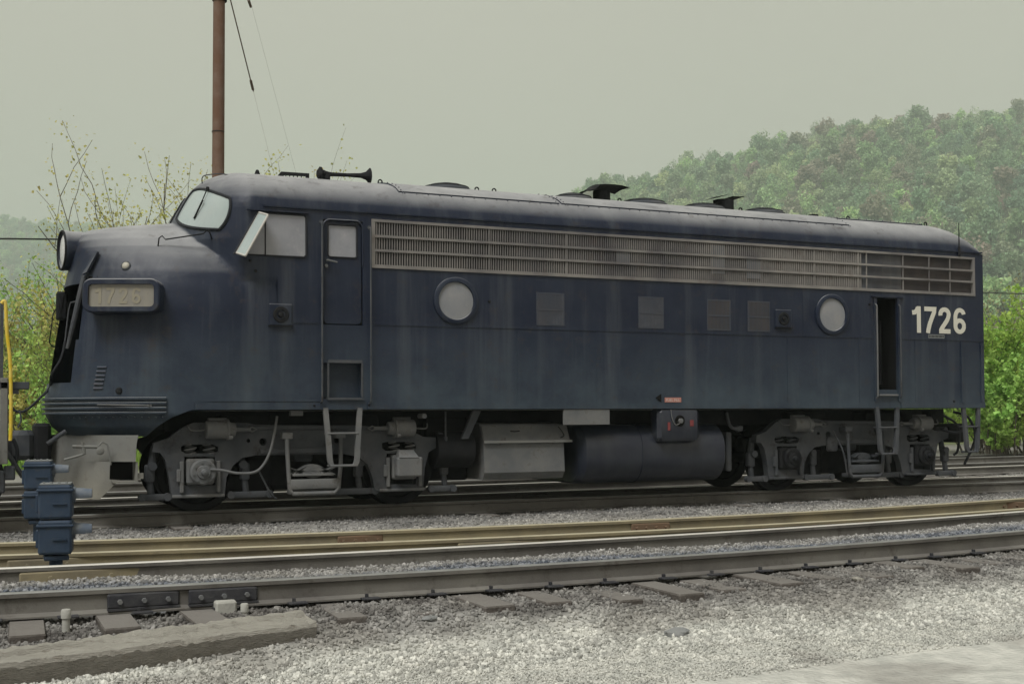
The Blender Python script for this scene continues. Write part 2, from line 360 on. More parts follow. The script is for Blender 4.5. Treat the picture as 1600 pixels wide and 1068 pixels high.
def groundmat():
    m = bpy.data.materials.new('yard_ground'); m.use_nodes = True; t = m.node_tree; N = t.nodes; L = t.links
    b = N['Principled BSDF']; b.inputs['Roughness'].default_value = .95; b.inputs['Specular IOR Level'].default_value = .2
    g = N.new('ShaderNodeNewGeometry'); sp = N.new('ShaderNodeSeparateXYZ'); L.new(g.outputs['Position'], sp.inputs[0])
    col = zone_colour(t, g, sp)
    L.new(col, b.inputs['Base Color'])
    n = N.new('ShaderNodeTexVoronoi'); n.inputs['Scale'].default_value = 28; L.new(g.outputs['Position'], n.inputs['Vector'])
    bn = N.new('ShaderNodeBump'); bn.inputs['Strength'].default_value = .7; bn.inputs['Distance'].default_value = .02; L.new(n.outputs[0], bn.inputs['Height'])
    L.new(bn.outputs[0], b.inputs['Normal'])
    return m
def zone_colour(t, g, sp, stone=False):
    N = t.nodes; L = t.links
    def noi(s, det=5):
        n = N.new('ShaderNodeTexNoise'); n.inputs['Scale'].default_value = s; n.inputs['Detail'].default_value = det
        L.new(g.outputs['Position'], n.inputs['Vector']); return n.outputs[0]
    def mr(v, a, b_, c0=0, c1=1):
        n = N.new('ShaderNodeMapRange'); n.interpolation_type = 'SMOOTHSTEP'
        for i, k in enumerate((a, b_, c0, c1)): n.inputs[i+1].default_value = k
        L.new(v, n.inputs[0]); return n.outputs[0]
    def math2(op, a, b_):
        n = N.new('ShaderNodeMath'); n.operation = op
        for i, k in enumerate((a, b_)):
            if isinstance(k, (int, float)): n.inputs[i].default_value = k
            else: L.new(k, n.inputs[i])
        return n.outputs[0]
    def mixc(f, a, b_):
        n = N.new('ShaderNodeMix'); n.data_type = 'RGBA'; L.new(f, n.inputs[0])
        for i, k in ((6, a), (7, b_)):
            if isinstance(k, tuple): n.inputs[i].default_value = (*k, 1)
            else: L.new(k, n.inputs[i])
        return n.outputs[2]
    xcl = math2('MAXIMUM', math2('MINIMUM', sp.outputs[0], 9.0), -5.0); dx_ = math2('SUBTRACT', xcl, 1.4)
    offn = math2('ADD', math2('MULTIPLY', math2('MULTIPLY', dx_, dx_), .011), math2('MULTIPLY', math2('MAXIMUM', math2('SUBTRACT', sp.outputs[0], 9.0), 0.0), .167))
    yf = math2('SUBTRACT', sp.outputs[1], offn)
    y = math2('ADD', sp.outputs[1], math2('MULTIPLY', math2('SUBTRACT', noi(.9), .5), 1.1))
    x = sp.outputs[0]
    # pale limestone screenings in front, grey ballast near the rails, blue-black cinder between the rails of the front track
    pale = mixc(mr(noi(7), .3, .7), (.36, .365, .335), (.47, .47, .43)); grey = mixc(mr(noi(9), .3, .7), (.15, .148, .14), (.30, .295, .28))
    dark = mixc(mr(noi(11), .35, .65), (.06, .07, .088), (.19, .20, .215))
    soot = mixc(mr(noi(5), .35, .65), (.10, .10, .098), (.19, .185, .175))
    c = mixc(mr(math2('SUBTRACT', y, offn), -7.1, -7.9), grey, pale)
    mask = math2('MULTIPLY', mr(yf, -6.4, -6.3), mr(math2('ADD', yf, math2('MULTIPLY', math2('SUBTRACT', noi(2.5), .5), .5)), -5.15, -5.45)); c = mixc(mask, c, dark)
    mask = math2('MULTIPLY', mr(yf, -7.9, -7.0), mr(yf, -6.3, -6.4))
    mask = math2('MULTIPLY', mask, mr(noi(2.2), .34, .55, .25, 1)); c = mixc(mask, c, mixc(mr(noi(6), .35, .65), (.07, .066, .062), (.17, .165, .155)))
    mask = math2('MULTIPLY', mr(noi(1.1), .52, .68), .6); c = mixc(mask, c, mixc(noi(5), (.12, .115, .105), (.26, .25, .225)))
    mask = math2('MULTIPLY', mr(y, -.35, .25), mr(y, 4.6, 4.0)); c = mixc(mask, c, soot)
    mask = math2('MULTIPLY', mr(noi(.55), .52, .66), mr(y, -2.4, -1.2)); mask = math2('MULTIPLY', mask, mr(y, 3, 1.5)); c = mixc(mask, c, soot)
    mask = math2('MULTIPLY', mr(y, -2.4, -2.0), mr(y, -.5, -1.1)); mask = math2('MULTIPLY', mask, .75)
    c = mixc(mask, c, mixc(noi(6), (.22, .21, .19), (.32, .31, .28)))
    c = mixc(mr(sp.outputs[1], 4, 9), c, mixc(noi(.8), (.13, .13, .115), (.24, .235, .21)))
    c = mixc(mr(math2('SUBTRACT', sp.outputs[1], math2('MULTIPLY', sp.outputs[0], .25)), 17, 20), c, mixc(noi(.4), (.075, .11, .035), (.13, .13, .07)))
    c = mixc(mr(sp.outputs[1], 110, 200), c, mixc(noi(.05), (.09, .085, .06), (.10, .12, .065)))
    if stone:
        oi = N.new('ShaderNodeObjectInfo')
        hs = N.new('ShaderNodeHueSaturation'); L.new(c, hs.inputs['Color']); L.new(mr(oi.outputs['Random'], 0, 1, .65, 1.3), hs.inputs['Value'])
        c = hs.outputs[0]
    return c
M['ground'] = groundmat()
ground = obj('ground', gmb, M['ground'], smooth='all', kind='structure')

def stonemat():
    m = bpy.data.materials.new('ballast_stone'); m.use_nodes = True; t = m.node_tree; N = t.nodes; L = t.links
    b = N['Principled BSDF']; b.inputs['Roughness'].default_value = .9; b.inputs['Specular IOR Level'].default_value = .25
    g = N.new('ShaderNodeNewGeometry'); sp = N.new('ShaderNodeSeparateXYZ'); L.new(g.outputs['Position'], sp.inputs[0])
    L.new(zone_colour(t, g, sp, True), b.inputs['Base Color']); return m
M['stone'] = stonemat()

# stones: merged low-poly rocks by numpy instances through geometry nodes
rockcol = bpy.data.collections.new('stone_shapes')
for k in range(5):
    import bmesh
    bm = bmesh.new(); bmesh.ops.create_icosphere(bm, subdivisions=1, radius=1)
    for v in bm.verts:
        v.co *= random.uniform(.7, 1.15); v.co.z *= .72; v.co.x *= 1.15
    me = bpy.data.meshes.new('stone_shape'); bm.to_mesh(me); bm.free(); me.materials.append(M['stone'])
    o = bpy.data.objects.new('stone_shape', me); rockcol.objects.link(o)
def inst_nodes(o, name, coll, szt, imax):
    ng = bpy.data.node_groups.new(name, 'GeometryNodeTree')
    ng.interface.new_socket('Geometry', in_out='INPUT', socket_type='NodeSocketGeometry'); ng.interface.new_socket('Geometry', in_out='OUTPUT', socket_type='NodeSocketGeometry')
    N = ng.nodes; L = ng.links; gi = N.new('NodeGroupInput'); go = N.new('NodeGroupOutput')
    ip = N.new('GeometryNodeInstanceOnPoints'); ci = N.new('GeometryNodeCollectionInfo'); ci.inputs[0].default_value = coll
    ci.inputs['Separate Children'].default_value = True; ip.inputs['Pick Instance'].default_value = True
    L.new(gi.outputs[0], ip.inputs['Points']); L.new(ci.outputs[0], ip.inputs['Instance'])
    a1 = N.new('GeometryNodeInputNamedAttribute'); a1.data_type = szt; a1.inputs[0].default_value = 'sz'
    a2 = N.new('GeometryNodeInputNamedAttribute'); a2.data_type = 'FLOAT_VECTOR'; a2.inputs[0].default_value = 'rt'
    L.new(a1.outputs[0], ip.inputs['Scale']); L.new(a2.outputs[0], ip.inputs['Rotation'])
    ri = N.new('FunctionNodeRandomValue'); ri.data_type = 'INT'; ri.inputs[4].default_value = 0; ri.inputs[5].default_value = imax
    L.new(ri.outputs[2], ip.inputs['Instance Index'])
    L.new(ip.outputs[0], go.inputs[0])
    md = o.modifiers.new('scatter', 'NODES'); md.node_group = ng
def scatter(name, poly_fn, x0, x1, y0, y1, n, smin, smax, label, seed=1):
    r = np.random.default_rng(seed); X = r.uniform(x0, x1, n); Y = r.uniform(y0, y1, n)
    keep = poly_fn(X, Y); X = X[keep]; Y = Y[keep]
    Z = np.array([H(a, b) for a, b in zip(X, Y)])
    me = bpy.data.meshes.new(name); me.from_pydata(np.stack([X, Y, Z+.006], 1).tolist(), [], [])
    at = me.attributes.new('sz', 'FLOAT', 'POINT'); s = r.uniform(0, 1, len(X))**2.2*(smax-smin)+smin; at.data.foreach_set('value', s.astype(np.float32))
    rt = me.attributes.new('rt', 'FLOAT_VECTOR', 'POINT'); rt.data.foreach_set('vector', r.uniform(0, 6.28, (len(X), 3)).astype(np.float32).ravel())
    o = bpy.data.objects.new(name, me); COL.objects.link(o); o['kind'] = 'stuff'; o['label'] = label
    inst_nodes(o, name, rockcol, 'FLOAT', 4)
    return o
wedge = lambda X, Y: (Y > -9.38+.09*(X-1.0)+.05*np.sin(X*3)) & (np.arctan2(X-CAM.x, Y-CAM.y) > math.radians(-4)) & (np.arctan2(X-CAM.x, Y-CAM.y) < math.radians(52))
def railclear(X, Y): return wedge(X, Y)
scatter('ballast_gravel', railclear, -4, 12, -8.6, -4.2, 75000, .007, .026, 'coarse grey ballast stones round the rails of the front tracks', 1)
scatter('pale_gravel', railclear, -4, 6, -12.2, -7.9, 110000, .004, .011, 'fine pale gravel at the foot of the front track', 2)
scatter('yard_gravel', railclear, -5, 26, -4.2, 8.5, 90000, .010, .030, 'grey gravel between the back rails and under the engine', 3)

# ---------------------------------------------------------------- railway tracks
RAILP = [(-.07,-.18),(.07,-.18),(.07,-.168),(.012,-.148),(.009,-.05),(.034,-.036),(.036,-.008),(.028,0),(-.028,0),(-.036,-.008),(-.034,-.036),(-.009,-.05),(-.012,-.148),(-.07,-.168)]
def rail_line(x0, x1, fy, st=1.0):
    n = max(2, int((x1-x0)/st)); return [(x0+(x1-x0)*i/n, fy(x0+(x1-x0)*i/n)) for i in range(n+1)]
def rail_mesh(line, topmat, websm):
    mb = MB(); m = len(RAILP)
    for i, (x, y) in enumerate(line):
        for py_, pz_ in RAILP: mb.v.append((x, y+py_, pz_))
    fm = []
    for i in range(len(line)-1):
        for k in range(m):
            a = i*m+k; b = i*m+(k+1) % m; mb.f.append((a, a+m, b+m, b)); fm.append(1 if k in (6, 7, 8) else 0)
    mb.f.append(tuple(range(m))); mb.f.append(tuple(range(len(line)*m-1, (len(line)-1)*m-1, -1))); fm += [0, 0]
    return mb, fm
def rail(parent, line, side, top, label=None):
    mb, fm = rail_mesh(line, top, side); o = obj('rail', mb, side, parent)
    o.data.materials.append(top)
    for p, k in zip(o.data.polygons, fm): p.material_index = k
    if label: o['label'] = label
    return o
tie_me = None
def ties(parent, x0, x1, fy, half, sp=.53, over=0):
    global tie_me
    if tie_me is None:
        mb = MB(); mb.rbox(-.115, .115, -1.3, 1.3, -.17, 0, .012)
        tie_me = bpy.data.meshes.new('tie'); tie_me.from_pydata(mb.v, [], mb.f); tie_me.materials.append(M['tie'])
    x = x0
    while x < x1:
        o = bpy.data.objects.new('tie', tie_me); COL.objects.link(o); o.parent = parent
        w = Vector((x+random.uniform(-.05, .05), fy(x)+half+random.uniform(-.13, .13)+over, -.182+random.uniform(-.03, .003))); o.location = w - WORG[parent.name]
        o.rotation_euler = (random.uniform(-.004, .004), 0, random.uniform(-.035, .035)); o.scale = (random.uniform(.9, 1.12), 1, 1)
        x += sp
def joint_bar(parent, xc, y, m_bar, L_=.62, nb=4, depth=.028, far=False):
    mb = MB(); s = -1
    mb.rbox(xc-L_/2, xc+L_/2, y-.012-depth, y-.012, -.147, -.042, .012)
    mb.box(xc-L_/2, xc+L_/2, y-.075, y-.012, -.158, -.145)
    j = obj('joint_bar', mb, m_bar, parent)
    for k in range(nb):
        bx = xc-L_/2+L_*(k+.5)/nb; b = MB(); b.cyl((bx, y-.012-depth, -.095), (bx, y-.05-depth, -.095), .018, 6); obj('bolt', b, M['truckpale'] if m_bar is M['joint'] else m_bar, j)
    return j
curve = lambda y0, k: (lambda x: y0 + k*(x-3.0)**2)
fD = lambda x: -6.46 + .011*(x-1.4)**2 if x < 9 else -6.46 + .011*7.6**2 + .167*(x-9)
fC = lambda x: fD(x) + 1.56
fA = lambda x: (-3.13 + .0135*(x-4.2)**2) if x < 10 else -3.13+.0135*5.8**2+.157*(x-10)
fB = lambda x: fA(x) - 1.16
t3 = thing('railway_track', 'front railway track of dull grey rails with tie ends sticking out of the pale gravel', 'railway track', (1, -5.7, -.18))
rail(t3, rail_line(-14, 40, fD, .7), M['railside'], M['railtopdull'])
rail(t3, rail_line(-14, 40, fC, .7), M['railside'], M['railtop'], 'rail with bright polished head')
ties(t3, -6, 14, fD, .75, over=-.12)
for xc in (-1.68, -1.12): joint_bar(t3, xc+.12, fD(xc), M['joint'], .50, 3, .04)
joint_bar(t3, -1.86, fC(-1.86), M['railyellow'], .95, 2)
t2 = thing('railway_track', 'middle railway track of ochre rails between the front track and the engine', 'railway track', (1, -3.6, -.18))
rail(t2, rail_line(-14, 40, fA, .7), M['railyellow'], M['railtopochre'])
rail(t2, rail_line(-14, 40, fB, .7), M['railyellow'], M['railtopochre'])
ties(t2, -4, 12, fB, .6)
joint_bar(t2, 1.08, fA(1.08), M['jointrust'], .50, 4); joint_bar(t2, 4.55, fA(4.55), M['jointrust'], .52, 4)
joint_bar(t2, 10.9, fA(10.9), M['jointrust'], .8, 3)
joint_bar(t2, 2.15, fB(2.15), M['railyellow'], .9, 3); joint_bar(t2, -1.9, fB(-1.9), M['railyellow'], 1.0, 3)
t1 = thing('railway_track', 'sooty railway track under the wheels of the engine', 'railway track', (6, 1.5, -.18))
rail(t1, rail_line(-14, 60, lambda x: .77, 4), M['railside'], M['railtopdull']); rail(t1, rail_line(-14, 60, lambda x: 2.28, 4), M['railside'], M['railtop'])
ties(t1, -5, 22, lambda x: .75, .75)
fE = lambda x: 4.6 + .09*(x-5.6)
t4 = thing('railway_track', 'first railway track behind the engine, its rails seen under the fuel tank', 'railway track', (6, 5.5, -.18))
rail(t4, rail_line(-10, 70, fE, 4), M['railside'], M['railtop']); rail(t4, rail_line(-10, 70, lambda x: fE(x)+1.5, 4), M['railside'], M['railtopdull'])
ties(t4, 2, 30, fE, .75)
fG = lambda x: 10.2 + .09*(x-20)
t5 = thing('railway_track', 'farthest railway track, along the foot of the green embankment', 'railway track', (20, 11, -.18))
rail(t5, rail_line(-10, 90, fG, 4), M['railside'], M['railtopdull']); rail(t5, rail_line(-10, 90, lambda x: fG(x)+1.5, 4), M['railside'], M['railtopdull'])
ties(t5, 12, 40, fG, .75)

# ================================================================ LOCOMOTIVE
LO = (6.2, 1.5, 0)
loco = thing('locomotive', 'long black streamlined diesel locomotive numbered 1726 with rounded nose and stainless side grille', 'locomotive', LO)
YC = 1.5
Bprof = [(1.31, 1.5), (3.90, 1.5), (3.97, 1.492), (4.05, 1.468), (4.13, 1.42), (4.20, 1.36), (4.27, 1.27), (4.34, 1.15), (4.40, 1.0), (4.455, .82), (4.50, .62), (4.535, .42), (4.56, .2), (4.572, .0)]
def itp(tab, z):
    if z <= tab[0][0]: return tab[0][1]
    for (a, b), (c_, d) in zip(tab, tab[1:]):
        if z <= c_: return b + (d-b)*(z-a)/(c_-a)
    return tab[-1][1]
def B(z): return itp(Bprof, z) if z > 1.31 else 1.5
TIPN = [(.98,-1.58),(1.1,-1.72),(1.25,-1.80),(1.47,-1.81),(2.2,-1.70),(2.9,-1.585),(3.15,-1.53),(3.35,-1.50),(3.5,-1.47),(3.6,-1.42),(3.67,-1.33),(3.72,-1.12),(3.78,-.78),(3.83,-.40),(3.86,-.1),(3.88,.3)]
WN = [(.98,1.36),(1.1,1.44),(1.25,1.5),(2.6,1.5),(2.85,1.475),(3.05,1.42),(3.25,1.31),(3.4,1.17),(3.52,1.0),(3.62,.82),(3.70,.63),(3.76,.46),(3.81,.28),(3.86,.1),(3.88,.03)]
TIPK = [(1.0,.2),(3.2,-.30),(3.5,-.38),(3.9,-.19),(4.2,-.03),(4.33,.06),(4.42,.16),(4.48,.27),(4.53,.40),(4.56,.52),(4.572,.7)]
XC = .9
def field(x, yo, z):
    ay = abs(yo); f = 9.0
    w = itp(WN, z)
    if z < 3.88:
        dx = max(0, .35-x); L_ = .35-itp(TIPN, z)
        fn = ((dx/max(L_, .02))**2.15 + (ay/w)**2.4)
        if ay > w or L_ < .03: fn = max(fn, 1.3)
    else: fn = 9
    dx = max(0, .62-x); L_ = .62-itp(TIPK, z); b = max(B(z), .01) if z > 3.9 else 1.5
    fk = (dx/max(L_, .02))**1.75 + (ay/b)**(1.9 if dx > 0 else 12)
    if z < 3.0: fk += (3.0-z)*3
    k = 16
    m_ = min(fn, fk)
    return m_ - math.log(math.exp(-k*(fn-m_)) + math.exp(-k*(fk-m_)))/k - 1
def surf(th, z):
    """point of the cab and nose shell at plan angle th (0 = straight ahead, + = near side) and height z"""
    cx_, sy = -cos(th), -sin(th); lo, hi = 0, 3.2
    for _ in range(26):
        r = (lo+hi)/2
        if field(XC+cx_*r, sy*r, z) < 0: lo = r
        else: hi = r
    y = sy*lo; b = B(z); y = max(-b, min(b, y))
    return (XC+cx_*lo, YC+y, z)
def snorm(th, z):
    a = Vector(surf(th+.01, z)) - Vector(surf(th-.01, z)); b = Vector(surf(th, z+.01)) - Vector(surf(th, z-.01))
    n = a.cross(b).normalized(); return n if n.dot(Vector(surf(th, z))-Vector((XC, YC, z-.2))) > 0 else -n
def archx(z): return itp([(.60,-.86),(.79,-.83),(.98,-.69),(1.12,-.55),(1.22,-.40),(1.28,-.25),(1.31,-.16)], z)
zl = list(np.arange(.98, 1.31, .03)) + [1.3099]
zu = [1.3101] + list(np.arange(1.36, 3.3, .06)) + list(np.arange(3.3, 3.9, .012)) + list(np.arange(3.9, 4.3, .03)) + list(np.arange(4.3, 4.57, .012)) + [4.571]
NT = 150
shell = MB(); prevrow = None
def row(z, tmax): return [surf(tmax*(-1+2*j/NT), z) for j in range(NT+1)]
def tend(z):
    lo, hi = .2, PI/2
    for _ in range(24):
        m_ = (lo+hi)/2
        if surf(m_, z)[0] < archx(z): lo = m_
        else: hi = m_
    return lo
g1 = [row(z, tend(z)) for z in zl]; g2 = [row(z, PI/2) for z in zu]
def nosedoor(p): return -.80 < p[1]-YC < .37 and 1.66 < p[2] < 2.93 and p[0] < -1.0
for g in (g1, g2):
    n0 = len(shell.v); m = NT+1; shell.v += [p for r_ in g for p in r_]
    for i in range(len(g)-1):
        for j in range(NT):
            q = (g[i][j], g[i][j+1], g[i+1][j+1], g[i+1][j])
            cen = tuple(sum(p[k] for p in q)/4 for k in range(3))
            if nosedoor(cen): continue
            a = n0+i*m+j; shell.f.append((a, a+1, a+m+1, a+m))
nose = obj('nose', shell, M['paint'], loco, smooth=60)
# black panels for the shade behind the open nose door
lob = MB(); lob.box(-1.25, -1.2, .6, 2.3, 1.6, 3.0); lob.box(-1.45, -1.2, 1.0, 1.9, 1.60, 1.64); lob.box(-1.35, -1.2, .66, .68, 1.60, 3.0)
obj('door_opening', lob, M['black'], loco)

# ---- car body sides with real openings, roof, rear wall
XR = 12.93
def wall(y, flip):
    xb = [.9, 1.5, 2.04, 2.16, 10.64, 11.06, 12.74, XR]; zb = [1.31, 1.45, 1.61, 1.92, 2.42, 3.09, 3.19, 3.80, 3.84, 3.90]
    mb = MB()
    for i in range(len(xb)-1):
        for j in range(len(zb)-1):
            x0, x1, z0, z1 = xb[i], xb[i+1], zb[j], zb[j+1]; cx_, cz = (x0+x1)/2, (z0+z1)/2
            if 2.16 < cx_ < 12.74 and 3.19 < cz < 3.84: continue
            if 1.5 < cx_ < 2.04 and (2.42 < cz < 3.80 or 1.45 < cz < 1.92): continue
            if 10.64 < cx_ < 11.06 and 1.61 < cz < 3.09: continue
            q = [(x0, y, z0), (x1, y, z0), (x1, y, z1), (x0, y, z1)]
            mb.add(q if not flip else q[::-1], [(0, 1, 2, 3)])
    return mb
w_ = wall(0, False); w2 = wall(3.0, True); w_.add(w2.v, w2.f)
# reveals of the openings and the recessed grille bay
for y0, s in ((0, 1), (3.0, -1)):
    for (x0, x1, z0, z1, d) in ((2.16, 12.74, 3.19, 3.84, .07), (1.5, 2.04, 2.42, 3.80, .05), (1.5, 2.04, 1.45, 1.92, .14), (10.64, 11.06, 1.61, 3.09, .03)):
        ya, yb = y0, y0+s*d
        vs = [(x0, ya, z0), (x1, ya, z0), (x1, ya, z1), (x0, ya, z1), (x0, yb, z0), (x1, yb, z0), (x1, yb, z1), (x0, yb, z1)]
        w_.add(vs, [(0, 1, 5, 4), (1, 2, 6, 5), (2, 3, 7, 6), (3, 0, 4, 7)])
w_.add([(.4, .02, 1.312), (XR, .02, 1.312), (XR, 2.98, 1.312), (.4, 2.98, 1.312)], [(0, 1, 2, 3)])
w_.add([(XR, 0, 1.31), (XR, 3, 1.31), (XR, 3, 3.9), (XR, 0, 3.9)], [(0, 1, 2, 3)])
w_.add([(1.5, .14, 1.45), (2.04, .14, 1.45), (2.04, .14, 1.92), (1.5, .14, 1.92)], [(0, 1, 2, 3)])
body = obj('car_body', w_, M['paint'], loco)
# roof: stations along x, rear end rounded down
half = [(3.9, 1.5)] + [(z, b) for z, b in Bprof if z > 3.9]
def rsec(x):
    s = 1.0
    if x > XR-.62: t = (x-(XR-.62))/.62; s = math.sqrt(max(0, 1-t**2.2))
    pts = []
    for z, b in half: pts.append((x, YC-b, 3.9+(z-3.9)*s))
    for z, b in reversed(half[:-1]): pts.append((x, YC+b, 3.9+(z-3.9)*s))
    return pts
st = [.9, 2.6, 4, 6, 8, 10, 11, 12] + [XR-.62+.62*k/12 for k in range(13)]
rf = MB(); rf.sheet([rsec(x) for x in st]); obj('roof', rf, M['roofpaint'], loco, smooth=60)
# cab roof cap and hatch skins standing proud, with rivets
def roofskin(x0, x1, lo_z, off, name, m):
    mb = MB(); rows = []
    for x in np.linspace(x0, x1, 9):
        r_ = []
        zz = [z for z, b in Bprof if z >= lo_z]
        pr_ = [(z, B(z)) for z in zz]
        for z, b in pr_: r_.append((x, YC-b-off*.6*(b > .1), z+off))
        for z, b in reversed(pr_[:-1]): r_.append((x, YC+b+off*.6, z+off))
        rows.append(r_)
    mb.sheet(rows)
    # turned-down edges
    for rr in (rows[0], rows[-1]): mb.sheet([rr, [(p[0], p[1], p[2]-off-.01) for p in rr]])
    e0 = [r_[0] for r_ in rows]; mb.sheet([e0, [(p[0], p[1]+.01, p[2]-off-.012) for p in e0]])
    o = obj(name, mb, m, loco, smooth=50)
    rv = MB()
    z = lo_z; b = B(z)
    for x in np.arange(x0+.06, x1-.03, .17):
        rv.lathe([(0, .011), (.010, .008), (.013, .0)], (x, YC-b-off*.6+.004, z+off+.018), (0, -.6, .8), 6, caps=False)
    for xe in (x0+.04, x1-.04):
        for zz in np.arange(lo_z+.03, 4.55, .05):
            bb = B(zz); rv.lathe([(0, .011), (.012, .007), (.014, .0)], (xe, YC-bb-off*.5, zz+off), (0, -.5, .8), 6, caps=False)
    obj('rivets', rv, m, o, kind='stuff')
    return o
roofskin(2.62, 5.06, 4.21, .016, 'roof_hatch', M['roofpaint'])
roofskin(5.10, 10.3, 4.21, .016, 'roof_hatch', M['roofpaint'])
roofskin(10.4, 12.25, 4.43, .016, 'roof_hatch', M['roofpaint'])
# drip rail, belt seam, sill flange, panel battens
tr = MB(); tr.box(.72, XR-.02, -.022, .0, 3.915, 3.935); obj('drip_rail', tr, M['paint'], loco)
tr = MB()
for x0, x1 in ((.95, 1.44), (2.2, 10.6), (11.1, XR-.01)): tr.box(x0, x1, -.008, .001, 2.43, 2.46)
obj('belt_seam', tr, M['paint'], loco)
tr = MB(); tr.box(-.14, 1.46, -.012, .001, 1.312, 1.40); tr.box(2.1, 10.56, -.012, .001, 1.312, 1.40); tr.box(11.12, XR, -.012, .001, 1.312, 1.40)
tr.box(-.14, 1.46, -.010, .001, 1.415, 1.425); obj('sill_flange', tr, M['paint'], loco)
for x in (4.3, 5.55, 7.15, 8.9, 10.3, 11.45):
    tr = MB(); tr.box(x-.022, x+.022, -.0045, .001, 1.405, 2.425); obj('batten', tr, M['paint'], loco)
for x in (3.0, 4.1, 5.9, 7.05, 9.2):
    tr = MB(); tr.box(x-.015, x+.015, -.0035, .001, 2.465, 3.15); obj('batten', tr, M['paint'], loco)
tr = MB(); tr.box(12.40, 12.44, -.03, .001, 1.40, 2.42); tr.box(12.84, 12.90, -.02, .001, 1.40, 2.42); obj('corner_post', tr, M['paint'], loco)
# faint lift-ring pads / dents
for x, z in ((.55, 3.21), (.62, 3.08), (1.38, 1.36), (2.12, 1.37), (12.25, 1.42), (10.5, 2.98), (3.86, 2.80)):
    k_ = MB(); k_.lathe([(0, .022), (-.02, .014), (-.024, 0)], (x, .0, z), 'y', 8, caps=False); obj('bolt', k_, M['dark'], loco)

# ---- stainless side grille
gx0, gx1, gz0, gz1 = 2.16, 12.74, 3.19, 3.84
fr = MB(); t_ = .045
fr.box(gx0, gx1, -.018, .03, gz0, gz0+t_); fr.box(gx0, gx1, -.018, .03, gz1-.035, gz1)
fr.box(gx0, gx0+.05, -.016, .03, gz0+t_, gz1-.035); fr.box(gx1-.05, gx1, -.016, .03, gz0+t_, gz1-.035)
h3 = (gz1-.035-gz0-t_)
grille = obj('side_grille', fr, M['grille'], loco)
for k in (1, 2):
    zb_ = gz0+t_+h3*k/3; b_ = MB(); b_.box(gx0+.05, gx1-.05, -.020, .01, zb_-.016, zb_+.016); obj('grille_rail', b_, M['grille'], grille)
divs = [3.86, 5.06, 5.62, 6.7, 7.52, 8.42, 9.22, 9.42, 10.28, 10.45, 11.2, 11.75, 12.2]
d_ = MB()
for x in divs: d_.box(x-.007, x+.007, -.010, .01, gz0+t_, gz1-.035)
obj('divider', d_, M['grille'], grille, kind='stuff')
sl = MB(); x = gx0+.075
while x < 10.36:
    w__ = .0065
    sl.add([(x-w__, -.004, gz0+t_), (x+w__, -.004, gz0+t_), (x+w__, -.004, gz1-.035), (x-w__, -.004, gz1-.035), (x-w__, .022, gz0+t_), (x+w__, .022, gz0+t_), (x+w__, .022, gz1-.035), (x-w__, .022, gz1-.035)],
           [(0, 1, 2, 3), (4, 0, 3, 7), (1, 5, 6, 2)]); x += .036
obj('grille_slats', sl, M['grille'], grille, kind='stuff')
sl = MB(); x = 10.5
while x < 12.66:
    sl.add([(x-.002, .006, gz0+t_), (x+.002, .006, gz0+t_), (x+.002, .006, gz1-.035), (x-.002, .006, gz1-.035)], [(0, 1, 2, 3)]); x += .022
obj('grille_mesh', sl, M['filterdark'], grille, kind='stuff')
pan = [(2.16, 3.2, 'dark'), (3.2, 4.3, 'black'), (4.3, 4.9, 'filter'), (4.9, 5.7, 'filterdark'), (5.7, 6.0, 'filterpale'), (6.0, 7.4, 'filter'), (7.4, 8.9, 'filterpale'), (8.9, 9.3, 'grille'), (9.3, 10.4, 'filterpale'), (10.4, 10.8, 'filter'), (10.8, 11.2, 'filterpale'), (11.2, 12.74, 'filterdark')]
for a, b, mm in pan:
    p_ = MB(); p_.box(a+.002, b-.002, .068 if mm in ('dark', 'black') else .036, .09, gz0+.002, gz1-.002); obj('filter_panel', p_, M[mm], grille)
for (a, b, za, zb_) in ((5.88, 6.1, 3.42, 3.60), (7.5, 7.75, 3.35, 3.78), (8.15, 8.4, 3.3, 3.62)):
    p_ = MB(); p_.box(a, b, -.0025, .004, za, zb_); obj('patch', p_, M['filterpale'], grille)

# ---- cab door with window, handle and handrails
def roundrect(x0, x1, z0, z1, r, n=5):
    pts = []
    for cx_, cz, a0 in ((x1-r, z0+r, -90), (x1-r, z1-r, 0), (x0+r, z1-r, 90), (x0+r, z0+r, 180)):
        for k in range(n+1): a = math.radians(a0+90*k/n); pts.append((cx_+r*cos(a), cz+r*sin(a)))
    return pts
d = MB(); d.prism(roundrect(1.515, 2.025, 2.435, 3.785, .06), .022, .05, [roundrect(1.57, 1.965, 3.31, 3.74, .035)])
door = obj('cab_door', d, M['paint'], loco)
g = MB(); g.prism(roundrect(1.56, 1.975, 3.30, 3.75, .04), .034, .046); obj('window', g, M['sideglass'], door)
g = MB(); g.tube([(p[0], .020, p[1]) for p in roundrect(1.57, 1.965, 3.31, 3.74, .035)], .012, 6, closed=True); obj('gasket', g, M['gasket'], door)
g = MB(); g.tube([(1.50, .0, 2.6)] + [(p[0], .0, p[1]) for p in roundrect(1.50, 2.04, 2.42, 3.80, .1)[6:18][::-1]] + [(2.04, 0, 3.2)], .014, 6)
obj('door_frame', g, M['paint'], door)
g = MB(); g.cyl((1.54, -.05, 3.26), (1.68, -.045, 3.235), .013, 8); g.cyl((1.56, .03, 3.26), (1.56, -.055, 3.26), .014, 8); g.cyl((1.545, .03, 3.19), (1.545, -.01, 3.19), .022, 10)
obj('handle', g, M['truckpale'], door)
g = MB(); g.box(1.56, 2.03, -.012, .004, 1.92, 1.96); g.box(1.555, 1.58, -.012, .004, 1.47, 1.92); g.box(2.015, 2.04, -.012, .004, 1.47, 1.92); g.box(1.55, 2.04, -.03, .10, 1.435, 1.465)
obj('step_frame', g, M['truck'], loco)
